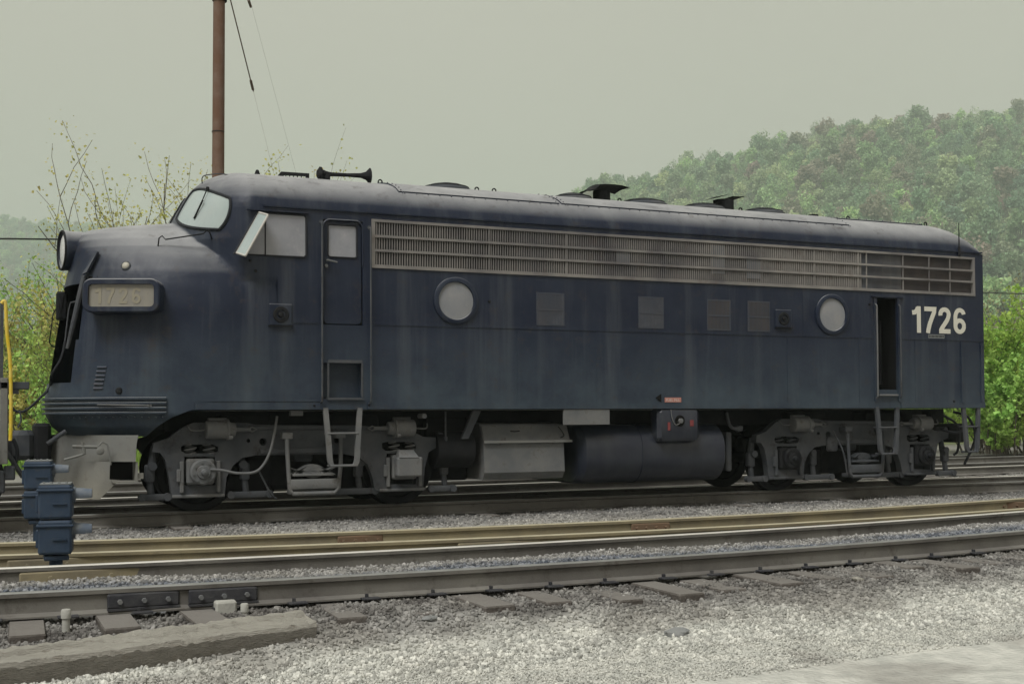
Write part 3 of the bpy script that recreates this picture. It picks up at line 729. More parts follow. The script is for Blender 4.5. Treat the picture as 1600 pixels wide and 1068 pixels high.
for xx, zt, zb_ in ((1.475, 3.74, 1.42), (2.135, 3.70, 1.42)):
    g = MB(); g.tube([(xx, .0, zt+.02), (xx, -.05, zt), (xx, -.055, zt-.05), (xx, -.055, (zt+zb_)/2), (xx, -.055, zb_+.05), (xx, -.05, zb_), (xx, 0, zb_-.02)], .0125, 8); g.lathe([(0, .03), (.012, .03)], (xx, -.012, zt+.02), 'y', 8)
    obj('handrail', g, M['truck'], loco, smooth=True)

# ---- cab side window with open wind deflector
cw = [(.505, 3.285), (1.245, 3.285), (1.275, 3.315), (1.275, 3.80), (1.245, 3.83), (.745, 3.83)]
g = MB(); g.prism(cw, -.006, .03)
cabw = obj('cab_window', g, M['sideglass'], loco)
g = MB(); g.tube([(p[0], -.008, p[1]) for p in cw], .014, 6, closed=True); obj('window_frame', g, M['gasket'], cabw, smooth=True)
g = MB(); g.box(.735, .748, -.016, -.004, 3.29, 3.82); obj('window_post', g, M['dark'], cabw)
g = MB(); g.box(.50, 1.30, -.045, .0, 3.852, 3.868); obj('window_hood', g, M['paint'], cabw)
def quadframe(a, b, c_, d, w=.028, t=.016):
    """picture-frame of four bars along a parallelogram a,b,c,d"""
    mb = MB(); pts = [Vector(q) for q in (a, b, c_, d)]
    for i in range(4): mb.cyl(pts[i], pts[(i+1) % 4], w/2, 6)
    return mb
a, b = Vector((.37, -.015, 3.30)), Vector((.655, -.015, 3.83)); off = Vector((.075, -.20, -.06))
wd = quadframe(a, b, b+off, a+off, .03)
wdo = obj('wind_deflector', wd, M['white'], cabw, smooth=True)
g = MB(); n_ = (b-a).cross(off).normalized()*.004
q = [a, b, b+off, a+off]; g.add([p+n_ for p in q]+[p-n_ for p in q], [(0, 1, 2, 3), (7, 6, 5, 4), (0, 4, 5, 1), (1, 5, 6, 2), (2, 6, 7, 3), (3, 7, 4, 0)])
obj('deflector_glass', g, M['glass'], wdo)
g = MB(); g.cyl(a-Vector((.03, 0, .02)), b+Vector((0, 0, .02)), .016, 6); obj('deflector_hinge', g, M['gasket'], wdo)

def pix(p):
    d = Vector(p)-CAM; w = d.dot(Fv); return 800+f_*d.dot(R2)/w, 600-f_*d.dot(U2)/w
def on_shell(u, v, y0=.3):
    th, z = .8, P(u, v, .4)[1]
    for it in range(14):
        a = pix(surf(th, z)); e = (u-a[0], v-a[1]); b = pix(surf(th+.004, z)); c_ = pix(surf(th, z+.004))
        j = ((b[0]-a[0])/.004, (c_[0]-a[0])/.004, (b[1]-a[1])/.004, (c_[1]-a[1])/.004); dt = j[0]*j[3]-j[1]*j[2]
        if abs(dt) < 1e-6: break
        dth = (j[3]*e[0]-j[1]*e[1])/dt; dz = (-j[2]*e[0]+j[0]*e[1])/dt
        th = min(1.5, max(.02, th+max(-.15, min(.15, dth)))); z += max(-.1, min(.1, dz))
    return Vector(surf(th, z)), th, z
# ---- windshields following the shell
WSC = [on_shell(*q)[1:] for q in ((275, 344), (304, 297), (367, 309), (349, 362))]
print('windshield', WSC)
def pane(sgn, name):
    c0 = WSC   # (plan angle, z): centre-low, centre-high, side-high, side-low
    rows = []; border = []; n = 18
    def bil(u, v):
        x0 = c0[0][0]*(1-v)+c0[1][0]*v; z0 = c0[0][1]*(1-v)+c0[1][1]*v; x1 = c0[3][0]*(1-v)+c0[2][0]*v; z1 = c0[3][1]*(1-v)+c0[2][1]*v
        th = x0*(1-u)+x1*u; z = z0*(1-u)+z1*u + (.055*sin(PI*u) if v > .5 else .025*sin(PI*u)*(.5-v)*-2 )*(abs(v-.5)*2)
        return th, z
    def sq(u, v):           # square to rounded-square
        a, b = 2*u-1, 2*v-1; k = .18
        return .5+.5*a*math.sqrt(1-k*b*b*1.0*(a*a)), .5+.5*b*math.sqrt(1-k*a*a*(b*b))
    def pt(u, v, o):
        u, v = sq(u, v); th, z = bil(u, v); p = Vector(surf(sgn*th, z)) + snorm(sgn*th, z)*o; return tuple(p)
    g = MB(); g.sheet([[pt(i/n, j/n, .007) for i in range(n+1)] for j in range(n+1)])
    ws = obj(name, g, M['glass'], loco, smooth='all')
    bd = [pt(i/n, 0, .010) for i in range(n)] + [pt(1, i/n, .010) for i in range(n)] + [pt(1-i/n, 1, .010) for i in range(n)] + [pt(0, 1-i/n, .010) for i in range(n)]
    t = MB(); t.tube(bd, .020, 6, closed=True); obj('gasket', t, M['gasket'], ws, smooth=True)
    w = MB(); top = Vector(pt(.62, 1.03, .05)); mid = Vector(pt(.62, .60, .04)); low = Vector(pt(.57, .22, .02))
    w.tube([top, (top+mid)/2, mid], .008, 6); w.tube([mid+(mid-low)*.35, mid, low], .012, 6); w.lathe([(0, .025), (.03, .02)], top-Vector((0, 0, .02)), 'z', 8)
    obj('wiper', w, M['dark'], ws)
pane(1, 'windshield'); pane(-1, 'windshield')

# ---- headlight, number board, class light, nose grabs, louvres
HZ = 3.41; TL_ = -1.62
HR = Matrix.Translation((-1.1, YC, HZ)) @ Matrix.Rotation(math.radians(8), 4, 'Z') @ Matrix.Translation((1.1, -YC, -HZ))
hb = MB(); hb.lathe([(0, .235), (-.0, .258), (.012, .268), (.05, .262), (.09, .258), (.75, .26)], (TL_, YC, HZ), 'x', 40, caps=False)
hb.lathe([(0, .235), (.06, .225), (.07, .0)], (TL_, YC, HZ), 'x', 40, caps=False)
hl = obj('headlight', hb.xf(HR), M['paint'], loco, smooth=50)
g = MB(); g.lathe([(-.018, .0), (-.014, .12), (0, .20), (.012, .228), (.02, .228)], (TL_+.015, YC, HZ), 'x', 40, caps=False); obj('lens', g.xf(HR), M['lamp'], hl, smooth='all')
g = MB(); g.tube([(TL_, YC+.25*cos(2*PI*k/40), HZ+.25*sin(2*PI*k/40)) for k in range(40)], .018, 6, closed=True); obj('rim', g.xf(HR), M['dark'], hl, smooth=True)
# number board box: face turned forward and outward
def frame_at(o, nrm):
    n_ = Vector(nrm).normalized(); zx = Vector((0, 0, 1)); xx = n_.cross(zx).normalized()*-1; zz = n_.cross(xx).normalized()
    if zz.z < 0: zz = -zz
    return Vector(o), xx, zz, n_
o_, ax, az, an = frame_at((-.985, .165, 2.715), (-.40, -1, .03))
if ax.x < 0: ax = -ax
def loc(a, b, c_): return o_ + ax*a + az*b + an*c_
rr = roundrect(-.455, .455, -.195, .195, .10, 6); r2 = roundrect(-.40, .40, -.14, .14, .05, 6); r3 = roundrect(-.47, .47, -.21, .21, .11, 6)
nb = MB(); n = len(rr)
vs = [loc(a, b, .10) for a, b in rr] + [loc(a, b, .085) for a, b in r3] + [loc(a, b, -.42) for a, b in r3] + [loc(a, b, .10) for a, b in r2] + [loc(a, b, .06) for a, b in r2]
fs = []
for i in range(n):
    j = (i+1) % n
    fs += [(i, j, n+j, n+i), (n+i, n+j, 2*n+j, 2*n+i), (3*n+i, 3*n+j, j, i), (4*n+i, 4*n+j, 3*n+j, 3*n+i)]
nb.add(vs, fs); nbo = obj('number_board', nb, M['paint'], loco, smooth=40)
g = MB(); g.add([loc(a, b, .062) for a, b in r2], [tuple(range(n))]); obj('number_glass', g, M['numglass'], nbo)

def strokes(paths, w, thick, M4, closed_end=True):
    """flat lettering built from stroked centre lines, raised by thick"""
    mb = MB()
    for pi_, path in enumerate(paths):
        thick = thick + .0012*(pi_ > 0)
        L_, R_ = [], []
        for i, p in enumerate(path):
            p = Vector((p[0], p[1])); a = Vector(path[max(0, i-1)][:2]); b = Vector(path[min(len(path)-1, i+1)][:2])
            t0 = (p-a).normalized() if i > 0 else (b-p).normalized(); t1 = (b-p).normalized() if i < len(path)-1 else t0
            t = (t0+t1).normalized(); nn = Vector((-t.y, t.x)); k = 1/max(.55, nn.dot(Vector((-t0.y, t0.x))))
            L_.append(p+nn*w/2*k); R_.append(p-nn*w/2*k)
        m = len(path); vs = [M4 @ Vector((q.x, q.y, thick)) for q in L_+R_] + [M4 @ Vector((q.x, q.y, 0)) for q in L_+R_]
        fs = []
        for i in range(m-1):
            fs += [(i, m+i, m+i+1, i+1), (2*m+i, 2*m+i+1, i+1, i), (3*m+i+1, 3*m+i, m+i, m+i+1)]
        mb.add(vs, fs)
    return mb
def arc(cx_, cy_, rx, ry, a0, a1, n=14): return [(cx_+rx*cos(math.radians(a0+(a1-a0)*i/n)), cy_+ry*sin(math.radians(a0+(a1-a0)*i/n))) for i in range(n+1)]
# digits in a cell 0..0.6 wide, 0..1 high (stroke .17)
DIG = {
 '1': ([[(.33, 0), (.33, 1.0)], [(.04, .755), (.16, .77), (.25, .84), (.29, .95)]], .17, .42),
 '7': ([[(.03, .915), (.47, .915), (.46, .80), (.36, .58), (.26, .34), (.20, .12), (.18, 0)]], .17, .53),
 '2': ([arc(.27, .73, .185, .185, 195, -18) + [(.42, .59), (.36, .48), (.27, .36), (.17, .23), (.09, .10)], [(.02, .085), (.52, .085)]], .17, .54),
 '6': ([arc(.28, .74, .185, .175, 5, 90, 8) + arc(.28, .62, .19, .295, 97, 180, 8)[1:] + [(.09, .45), (.09, .33)], arc(.28, .30, .19, .215, 0, 360, 28)], .165, .56)}
def number(txt, x0, z0, h, y, m, parent, gap=.06, wide=1.0, M4=None):
    base = M4 or Matrix(((wide, 0, 0, x0), (0, 0, -1, y), (0, 1, 0, z0), (0, 0, 0, 1)))
    x = 0
    for ch in txt:
        ps, w, adv = DIG[ch]; q = [[(x+p[0]*h, p[1]*h) for p in pa] for pa in ps]
        obj('digit', strokes(q, w*h, .002, base), m, parent)
        x += (adv+gap)*h
number('1726', 11.36, 2.545, .435, -.0015, M['cream'], body, gap=.12, wide=1.12)
M4 = Matrix.Identity(4)
for i in range(3): M4[i][0] = ax[i]; M4[i][1] = az[i]; M4[i][2] = an[i]; M4[i][3] = loc(-.33, -.10, .064)[i]
number('1726', 0, 0, .20, 0, M['numdim'], nbo, gap=.26, M4=M4)
# small name plate under the number; its letters are only worn strokes in the photograph
pl = MB(); pl.box(11.72, 12.06, -.004, 0, 2.462, 2.525); obj('name_plate', pl, M['signaltop'], loco)
lt = MB()
for k in range(11): lt.box(11.735+k*.029, 11.750+k*.029, -.006, -.004, 2.476, 2.512)
obj('plate_lettering', lt, M['dark'], loco, kind='stuff')
def text(s, size, x, y, z, m, parent):
    cu = bpy.data.curves.new('lettering', 'FONT'); cu.body = s; cu.size = size; cu.extrude = .0008
    to = bpy.data.objects.new('lettering', cu); dg = bpy.context.evaluated_depsgraph_get(); COL.objects.link(to)
    dg.update(); me = bpy.data.meshes.new_from_object(to.evaluated_get(dg)); bpy.data.objects.remove(to)
    mb = MB(); mb.v = [(x+v.co.x, y-v.co.z, z+v.co.y) for v in me.vertices]; mb.f = [tuple(p.vertices) for p in me.polygons]
    return obj('lettering', mb, m, parent)
tm = MB(); tm.prism([(6.50, 1.47), (6.60, 1.53), (6.60, 1.40)], -.0145, -.0125); obj('arrow_mark', tm, M['black'], loco)
pl = MB(); pl.box(6.66, 6.94, -.018, -.010, 1.405, 1.475); fpl = obj('fuel_plate', pl, M['fuelplate'], loco)
text('FUEL FILL', .058, 6.675, -.0200, 1.418, M['white'], fpl)

cl = MB(); th_, zc = .82, 3.06
p_ = Vector(P3(200, 418, .42)); 
# find the shell point nearest the class light
best = min(((Vector(surf(t/100, z/100))-p_).length, t/100, z/100) for t in range(30, 120, 2) for z in range(290, 330, 2))
cp_, cn = Vector(surf(best[1], best[2])), snorm(best[1], best[2])
cl.lathe([(-.03, .062), (.012, .062), (.02, .05)], cp_, cn, 20, caps=False); clo = obj('class_light', cl, M['truck'], loco, smooth=True)
g = MB(); g.lathe([(.006, .05), (.022, .045), (.032, .02), (.034, 0)], cp_, cn, 20, caps=False); obj('lens', g, M['amber'], clo, smooth='all')
def shell_pt(u, v, off=0, y0=.3):
    p, th, z = on_shell(u, v, y0); n_ = snorm(th, z); return Vector(surf(th, z)) + n_*off
# grab iron over the nose side
a, b = shell_pt(247, 384), shell_pt(331, 374)
A_, B_ = a+Vector((0, -.0, .0)), b
g = MB(); n1 = Vector((-.25, -.8, .55)).normalized()
g.tube([a, a+n1*.06+Vector((.02, 0, .06)), a+n1*.07+Vector((.06, 0, .085)), a+n1*.07+Vector((.10, 0, .04)), b+n1*.07+Vector((-.10, 0, .02)), b+n1*.07+Vector((-.06, 0, .065)), b+n1*.06+Vector((-.02, 0, .05)), b], .009, 6)
obj('grab_iron', g, M['dark'], loco, smooth=True)
# louvres low on the nose
for k in range(6):
    v = 571.5+6.6*k; u0 = 152-1.2*k; p0 = shell_pt(u0, v); p1 = shell_pt(u0+14.5, v); n_ = Vector((-.4, -.9, 0)).normalized()
    g = MB(); g.add([p0, p1, p1+n_*.022-Vector((0, 0, .02)), p0+n_*.022-Vector((0, 0, .02)), p1-Vector((0, 0, .022)), p0-Vector((0, 0, .022))], [(0, 1, 2, 3), (3, 2, 4, 5), (0, 3, 5), (1, 4, 2)])
    obj('louvre', g, M['vent'], loco)
# anti-climber ribs round the pilot band
for z in (1.275, 1.335, 1.395, 1.455):
    t0 = math.atan2(YC-.0, XC+.45)
    pts = []; nn = 44
    for i in range(nn+1):
        th = -1.18 + 2.30*i/nn; s = Vector(surf(th, z))
        if s.x > -.47 and False: continue
        pts.append(s + Vector((-cos(th), -sin(th), 0))*.012)
    pts = [p for p in pts if p.x < -.46]
    g = MB()
    rows = [[p+Vector((0, 0, -.014)) for p in pts], [p + (p-Vector((.4, YC, p.z))).normalized()*.030+Vector((0, 0, -.010)) for p in pts], [p + (p-Vector((.4, YC, p.z))).normalized()*.030+Vector((0, 0, .010)) for p in pts], [p+Vector((0, 0, .014)) for p in pts]]
    g.sheet(rows); obj('pilot_rib', g, M['paint'], loco)
rv = MB()
for i in range(26):
    th = .30+.034*i; s = Vector(surf(th, 1.215))
    if s.x > -.5: continue
    rv.lathe([(-.01, .016), (.01, .012), (.015, 0)], s, (-cos(th), -sin(th), 0), 8, caps=False)
obj('rivets', rv, M['paint'], nose, kind='stuff')
g = MB(); a, b = shell_pt(155, 632), shell_pt(234, 633); n_ = Vector((-.35, -.9, 0)).normalized()
g.tube([a, a+n_*.07, a+n_*.085+Vector((.05, 0, 0)), b+n_*.085-Vector((.05, 0, 0)), b+n_*.07, b], .010, 6); g.lathe([(0, .03), (.02, .03)], b+n_*.01, n_, 10)
obj('grab_iron', g, M['truckpale'], loco, smooth=True)
g = MB(); p_ = shell_pt(186, 610, .0); g.lathe([(0, .045), (.02, .035), (.03, 0)], p_, (-.35, -.9, 0), 10, caps=False); obj('bolt', g, M['dark'], loco)

# nose-door side gear: hinge plate, hand rail and jumper hose
g = MB(); p0, p1, p2, p3 = shell_pt(152, 394, .02), shell_pt(158, 396, .035), shell_pt(143, 428, .05), shell_pt(133, 430, .02)
g.add([p0, p1, p2, p3]+[p-Vector((-.05, -.05, 0))*-.6 for p in (p0, p1, p2, p3)], [(0, 1, 2, 3), (7, 6, 5, 4), (0, 4, 5, 1), (1, 5, 6, 2), (2, 6, 7, 3), (3, 7, 4, 0)])
obj('hinge_plate', g, M['paint'], loco)
g = MB(); pts = [shell_pt(u, v, .035) for u, v in ((135, 432), (131, 450), (126, 472), (121, 495), (115, 520), (109, 545))]
g.tube(pts, [.03, .034, .034, .034, .03, .022], 8); obj('door_strip', g, M['truck'], loco, smooth=True)
g = MB(); pts = [shell_pt(u, v, .05) for u, v in ((125, 472), (116, 474), (113, 486), (110, 510), (107, 535))]; g.tube(pts, .010, 6); obj('handrail', g, M['truck'], loco, smooth=True)
hs_ = [shell_pt(109, 533, .06), shell_pt(103, 562, .07), shell_pt(92, 588, .10)] + [Vector(P3(u, v, 1.25)) for u, v in ((78, 605), (62, 622), (46, 637), (34, 643), (22, 640), (12, 625), (8, 608))]
def spline(pts, n=6):
    pts = [Vector(p) for p in pts]; r = []
    for i in range(len(pts)-1):
        p0 = pts[max(0, i-1)]; p1 = pts[i]; p2 = pts[i+1]; p3 = pts[min(len(pts)-1, i+2)]
        for k in range(n): t = k/n; r.append(.5*((2*p1)+(p2-p0)*t+(2*p0-5*p1+4*p2-p3)*t*t+(3*p1-p0-3*p2+p3)*t**3))
    return r+[pts[-1]]
g = MB(); g.tube(spline(hs_), .017, 8); obj('jumper_hose', g, M['gasket'], loco, smooth=True)
# mirror-like box and rod on the far side of the nose door
g = MB(); x0, z0 = P(90, 500, 1.95); x1, z1 = P(101, 456, 1.95); g.rbox(x0-.02, x1+.04, 1.88, 2.02, z0, z1, .03); obj('door_lock_box', g, M['dark'], loco)
g = MB(); g.tube([P3(101, 478, 1.95), P3(88, 482, 1.95), P3(83, 490, 1.95), P3(77, 535, 1.95), P3(82, 541, 1.95), P3(90, 543, 1.95)], .009, 6); obj('grab_iron', g, M['dark'], loco)

# ---- roof gear
def fan(xc, r=.44, zb_=4.545):
    g = MB(); g.lathe([(0, r), (.035, r), (.04, r-.02), (.06, r-.03), (.105, r*.75), (.135, r*.4), (.145, 0)], (xc, YC, zb_), 'z', 36, caps=False)
    f = obj('roof_fan', g, M['truck'], loco, smooth=40)
    for q in range(3):
        h_ = MB(); rad = r*(.85-.25*q); zz = zb_+(.085, .118, .14)[q]
        h_.tube([(xc+rad*cos(2*PI*k/32), YC+rad*sin(2*PI*k/32), zz) for k in range(32)], .008, 5, closed=True); obj('fan_guard', h_, M['dark'], f)
for u0, u1 in ((655, 737), (860, 926), (965, 1040), (1060, 1130), (1155, 1222)):
    xa = P(u0, 300, YC)[0]; xb = P(u1, 300, YC)[0]; fan((xa+xb)/2, (xb-xa)/2*.97)
def stack(u0, u1, vt, vb, cap):
    xa = P(u0, vb, YC)[0]; xb = P(u1, vb, YC)[0]; zt = P((u0+u1)/2, vt, YC)[1]
    g = MB(); r_ = (xb-xa)/2; g.lathe([(0, r_), (zt-4.5, r_), (zt-4.5, r_-.02), (.1, r_-.02)], ((xa+xb)/2, YC, 4.5), 'z', 20, caps=False); s = obj('exhaust_stack', g, M['dark'], loco, smooth=40)
    return s, (xa+xb)/2, zt, r_
s, xc, zt, r_ = stack(928, 952, 299, 318, 1)
rows = []
for i in range(9):
    a = -1+2*i/8; rows.append([(xc+.02+a*.36, YC+b*.26, zt+.10-.06*a*a-.03*b*b+.03*a*(a > 0)-.06*(a < -.6)) for b in (-1, -.5, 0, .5, 1)])
g = MB(); g.sheet(rows); g.sheet([[(p[0], p[1], p[2]-.015) for p in r__] for r__ in rows][::-1]); obj('stack_cap', g, M['dark'], s)
s, xc, zt, r_ = stack(1117, 1144, 313, 333, 1)
g = MB(); g.add([(xc-.30, YC-.2, zt+.0), (xc+.02, YC-.2, zt+.08), (xc+.02, YC+.2, zt+.08), (xc-.30, YC+.2, zt)], [(0, 1, 2, 3)]); g.add([(xc+.05, YC-.2, zt+.04), (xc+.30, YC-.2, zt+.05), (xc+.30, YC+.2, zt+.05), (xc+.05, YC+.2, zt+.04)], [(0, 1, 2, 3)])
obj('stack_flap', g, M['dark'], s)
for u, v in ((594, 292), (772, 303), (968, 316), (1157, 331), (1325, 347), (1446, 355), (745, 302)):
    x, z = P(u, v, 1.35); z = 4.585; g = MB(); g.tube([(x, 1.35+.03*cos(a), z+.03+.035*sin(a)) if 0 else (x+.03*cos(a), 1.35, z+.03+.035*sin(a)) for a in [2*PI*k/14 for k in range(14)]], .011, 6, closed=True); obj('lifting_eye', g, M['dark'], loco)
g = MB(); x, z = P(1272, 341, YC); g.box(x-.09, x+.03, 1.42, 1.55, 4.57, 4.66); obj('roof_vent', g, M['dark'], loco)
# air horn
xh0, zh = P(503, 272, 1.25)[0], P(503, 272, 1.25)[1]; xh1 = P(577, 275, 1.25)[0]; zh1 = P(577, 275, 1.25)[1]
g = MB(); g.lathe([(0, .105), (-.02, .085), (-.035, .06), (0.0, .03)][:1] + [(.0, .105), (.03, .07), (.09, .045), (.16, .03), (.40, .026), (.60, .035), (.68, .06), (.72, .10), (.735, .115)], (xh0-.03, 1.25, zh), (xh1-xh0, 0, zh1-zh), 24)
g.lathe([(-.03, .05), (0, .09), (.03, .10)], (xh0-.04, 1.25, zh), (xh1-xh0, 0, zh1-zh), 20); g.rbox(xh0+.02, xh0+.11, 1.20, 1.30, 4.50, zh, .01)
obj('air_horn', g, M['dark'], loco, smooth=40)
# slotted bracket plate ahead of the horn
x0, z0 = P(428, 282, 1.2); x1, z1 = P(483, 286, 1.2); zt = P(437, 268, 1.2)[1]; zt2 = P(482, 271, 1.2)[1]
g = MB(); g.prism([(x0, 4.50), (x1, 4.50), (x1, zt2), (x0+.10, zt)], 1.19, 1.21, [[(x0+.12, z0+.03), (x1-.05, z1+.035), (x1-.05, zt2-.045), (x0+.14, zt-.05)]]); 
for k in range(5): xx = x0+.16+k*.055; g.box(xx, xx+.012, 1.192, 1.208, z0+.02, zt-.045)
obj('roof_bracket', g, M['dark'], loco)
g = MB(); x, z = P(402, 278, 1.2); g.lathe([(0, .05), (.05, .045), (.12, .02), (.13, 0)], (x, 1.2, 4.50), 'z', 12, caps=False); obj('beacon', g, M['dark'], loco, smooth=True)
g = MB(); x0, z0 = P(316, 280, .8); x1, z1 = P(395, 292, .8)
g.tube(spline([(x0, .8, z0-.06), (x0, .8, z0+.02), (x0+.06, .8, z0+.06), ((x0+x1)/2-.05, .8, z0+.09), (x1-.12, .8, z1+.09), (x1-.01, .8, z1+.03), (x1, .8, z1-.03)]), .008, 6); obj('roof_grab', g, M['truck'], loco)
g = MB(); x, z = P(1496, 398, .02); g.cyl((x, -.02, z-.03), (x, -.02, z+.12), .02, 8); g.tube([(x, -.02, z+.1), (x, -.02, P(1496, 348, -.02)[1])], [.012, .007], 6); obj('whip_antenna', g, M['dark'], loco)

# ---- portholes, small louvred filters, square vents
for u0, u1, vt, vb in ((683, 741, 435, 504), (1278, 1321, 462, 524)):
    xa, xb = P(u0, 470, 0)[0], P(u1, 470, 0)[0]; xc, r_ = (xa+xb)/2, .285; zc = 2.79
    g = MB(); g.lathe([(0, r_+.04), (-.020, r_+.04), (-.035, r_+.015), (-.030, r_-.025), (-.004, r_-.03)], (xc, 0, zc), 'y', 44, caps=False); po = obj('porthole', g, M['paint'], loco, smooth=40)
    g = MB(); g.lathe([(-.006, r_-.02), (-.012, r_*.5), (-.013, 0)], (xc, 0, zc), 'y', 44, caps=False); obj('pane', g, M['portglass'], po, smooth='all')
for k, (xa, xb, rusty) in enumerate(((4.58, 5.02, 0), (6.23, 6.66, 0), (7.42, 7.84, 0), (8.15, 8.56, 1))):
    g = MB(); za, zb_ = 2.49, 2.955; g.box(xa, xb, -.006, .0, za, za+.02); g.box(xa, xb, -.006, 0, zb_-.02, zb_); g.box(xa, xa+.018, -.006, 0, za+.02, zb_-.02); g.box(xb-.018, xb, -.006, 0, za+.02, zb_-.02); g.box(xa+.018, xb-.018, -.008, 0, 2.70, 2.722)
    fo = obj('filter_frame', g, M['vent'], loco)
    g = MB(); g.box(xa+.018, xb-.018, -.0015, 0, za+.02, zb_-.02); obj('backing', g, M['filterdark'] if rusty or k == 2 else M['filter'], fo)
    g = MB(); x = xa+.03
    while x < xb-.02: g.box(x, x+.008, -.006, -.0016, za+.02, 2.70); g.box(x, x+.008, -.006, -.0016, 2.722, zb_-.02); x += .024
    obj('filter_slats', g, M['vent'], fo, kind='stuff')
for xa, xb, za, zb_ in ((.79, 1.09, 2.39, 2.67), (8.66, 8.96, 2.56, 2.84)):
    g = MB(); g.rbox(xa, xb, -.022, .005, za, zb_, .012); vo = obj('square_vent', g, M['paint'], loco)
    xc, zc = (xa+xb)/2, (za+zb_)/2
    g = MB(); g.lathe([(-.024, .105), (-.036, .095), (-.036, .06), (-.024, .055)], (xc, 0, zc), 'y', 24, caps=False); g.lathe([(-.023, .04), (-.05, .03), (-.052, 0)], (xc, 0, zc), 'y', 14, caps=False); g.box(xa-.01, xb+.01, -.035, 0, za-.012, za); obj('vent_ring', g, M['dark'], vo, smooth=40)

# ---- rear doorway (open, dark inside) and its frame
g = MB(); xa, xb = 10.64, 11.06
g.box(xa-.06, xa-.0, -.02, 0, 1.42, 3.09); g.box(xb, xb+.06, -.02, 0, 1.42, 3.09); g.box(xa-.10, xb+.12, -.035, 0, 3.10, 3.13)
ro = obj('rear_doorway', g, M['paint'], loco)
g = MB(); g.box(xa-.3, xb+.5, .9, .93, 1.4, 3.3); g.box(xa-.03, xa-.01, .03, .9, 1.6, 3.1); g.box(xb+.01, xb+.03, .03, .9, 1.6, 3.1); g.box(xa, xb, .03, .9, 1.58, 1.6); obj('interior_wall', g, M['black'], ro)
g = MB(); g.cyl((xb-.10, .30, 1.7), (xb-.10, .30, 2.75), .03, 10); obj('inner_pipe', g, M['dark'], ro)
for x0c in ((xa, 1.61), (xb, 1.61)): pass
g = MB(); g.tube([(xa-.03, 0, 3.0), (xa-.03, -.05, 2.96), (xa-.03, -.055, 2.2), (xa-.03, -.05, 1.5), (xa-.03, 0, 1.46)], .0125, 8); obj('handrail', g, M['truckpale'], ro, smooth=True)
g = MB(); g.tube([(xb+.03, 0, 3.0), (xb+.03, -.05, 2.96), (xb+.03, -.055, 2.2), (xb+.03, -.05, 1.5), (xb+.03, 0, 1.46)], .0125, 8); obj('handrail', g, M['truck'], ro, smooth=True)
g = MB(); g.rbox(xa+.02, xb-.02, -.05, -.01, 1.505, 1.535, .008); g.box(xa+.02, xb-.02, .05, .06, 1.42, 1.60); obj('step', g, M['truckpale'], ro)
# added black interior shell so openings stay dark
g = MB(); g.box(.95, 12.88, .86, .88, 1.32, 3.85); g.box(.95, 12.88, .10, 2.9, 3.86, 3.88); obj('interior_dark_liner', g, M['black'], loco)

# ---- ladders
def ladder(x0, x1, zb_, y, name='ladder', m='truckpale', ztop=1.33):
    g = MB(); w = .066; xb0, xb1 = x0+.09, x1-.06
    L_ = spline([(x0, y+.01, ztop), (x0+.02, y, 1.1), (x0+.045, y, .85), (xb0-.03, y, zb_+.07), (xb0+.0, y, zb_)], 5); R_ = spline([(x1, y+.01, ztop), (x1-.015, y, 1.1), (x1-.03, y, .85), (xb1+.02, y, zb_+.07), (xb1-.01, y, zb_)], 5)
    def strap(pts):
        mb = MB()
        for i in range(len(pts)-1):
            a, b = pts[i], pts[i+1]
            mb.add([a+Vector((-w/2, 0, 0)), a+Vector((w/2, 0, 0)), b+Vector((w/2, 0, 0)), b+Vector((-w/2, 0, 0)), a+Vector((-w/2, .05, 0)), a+Vector((w/2, .05, 0)), b+Vector((w/2, .05, 0)), b+Vector((-w/2, .05, 0))], [(0, 3, 2, 1), (4, 5, 6, 7), (0, 4, 7, 3), (1, 2, 6, 5)])
        return mb
    for pts in (L_, R_):
        q = strap(pts); g.add(q.v, q.f)
    lad = obj(name, g, M[m], loco)
    r_ = MB(); r_.rbox(x0+.02, x1-.02, y-.01, y+.16, .985, 1.01, .008); obj('rung', r_, M[m], lad)
    r_ = MB(); r_.rbox(xb0-.03, xb1+.03, y-.01, y+.16, zb_-.015, zb_+.012, .008); obj('rung', r_, M[m], lad)
ladder(1.535, 2.0, .575, -.01); ladder(10.64, 11.06, .575, -.01, m='truck'); ladder(12.47, 12.80, .58, -.01, m='truck')

# ---- pilot plow
g = MB()
def plan(k):  # k 0 at the near rear edge, 1 at the centre line
    return (-.80-.98*k**.78, .14+1.36*k**1.15)
def kat(x): return max(0, (-.80-x)/.98)**(1/.78)
rows = []
for z, xe in ((1.0, -.80), (.90, -.82), (.80, -.825), (.672, -.83), (.67, -1.10), (.55, -1.10), (.452, -1.10), (.45, -1.0), (.36, -1.07), (.27, -1.14), (.20, -1.19)):
    k0 = kat(xe); t = (1-z)/.8; near = []
    for i in range(15):
        k = k0+(1-k0)*i/14; x, y = plan(k); near.append((x-.10*t*k, y, z))
    rows.append(near + [(p[0], 3-p[1], p[2]) for p in reversed(near[:-1])])
g.sheet(rows); plo = obj('pilot', g, M['pilot'], loco, smooth=50)
def plpt(u, v): x, z = P(u, v, .25); return (x, z)
g = MB(); (xa, zt) = plpt(178, 722); (xb, zb_) = plpt(214, 751)
g.box(xa-.02, xb, .14, .50, zb_-.015, zb_+.005); g.box(xb-.025, xb, .16, .50, zb_+.005, zt); g.box(xb, xb+.07, .18, .22, zb_+.03, zb_+.10); po = obj('pilot_step', g, M['pilot'], loco)
g = MB(); g.box(xa-.1, xb, .48, .50, zb_, zt); obj('step_back', g, M['black'], po)
g = MB(); q = lambda u, v: P3(u, v, .17)
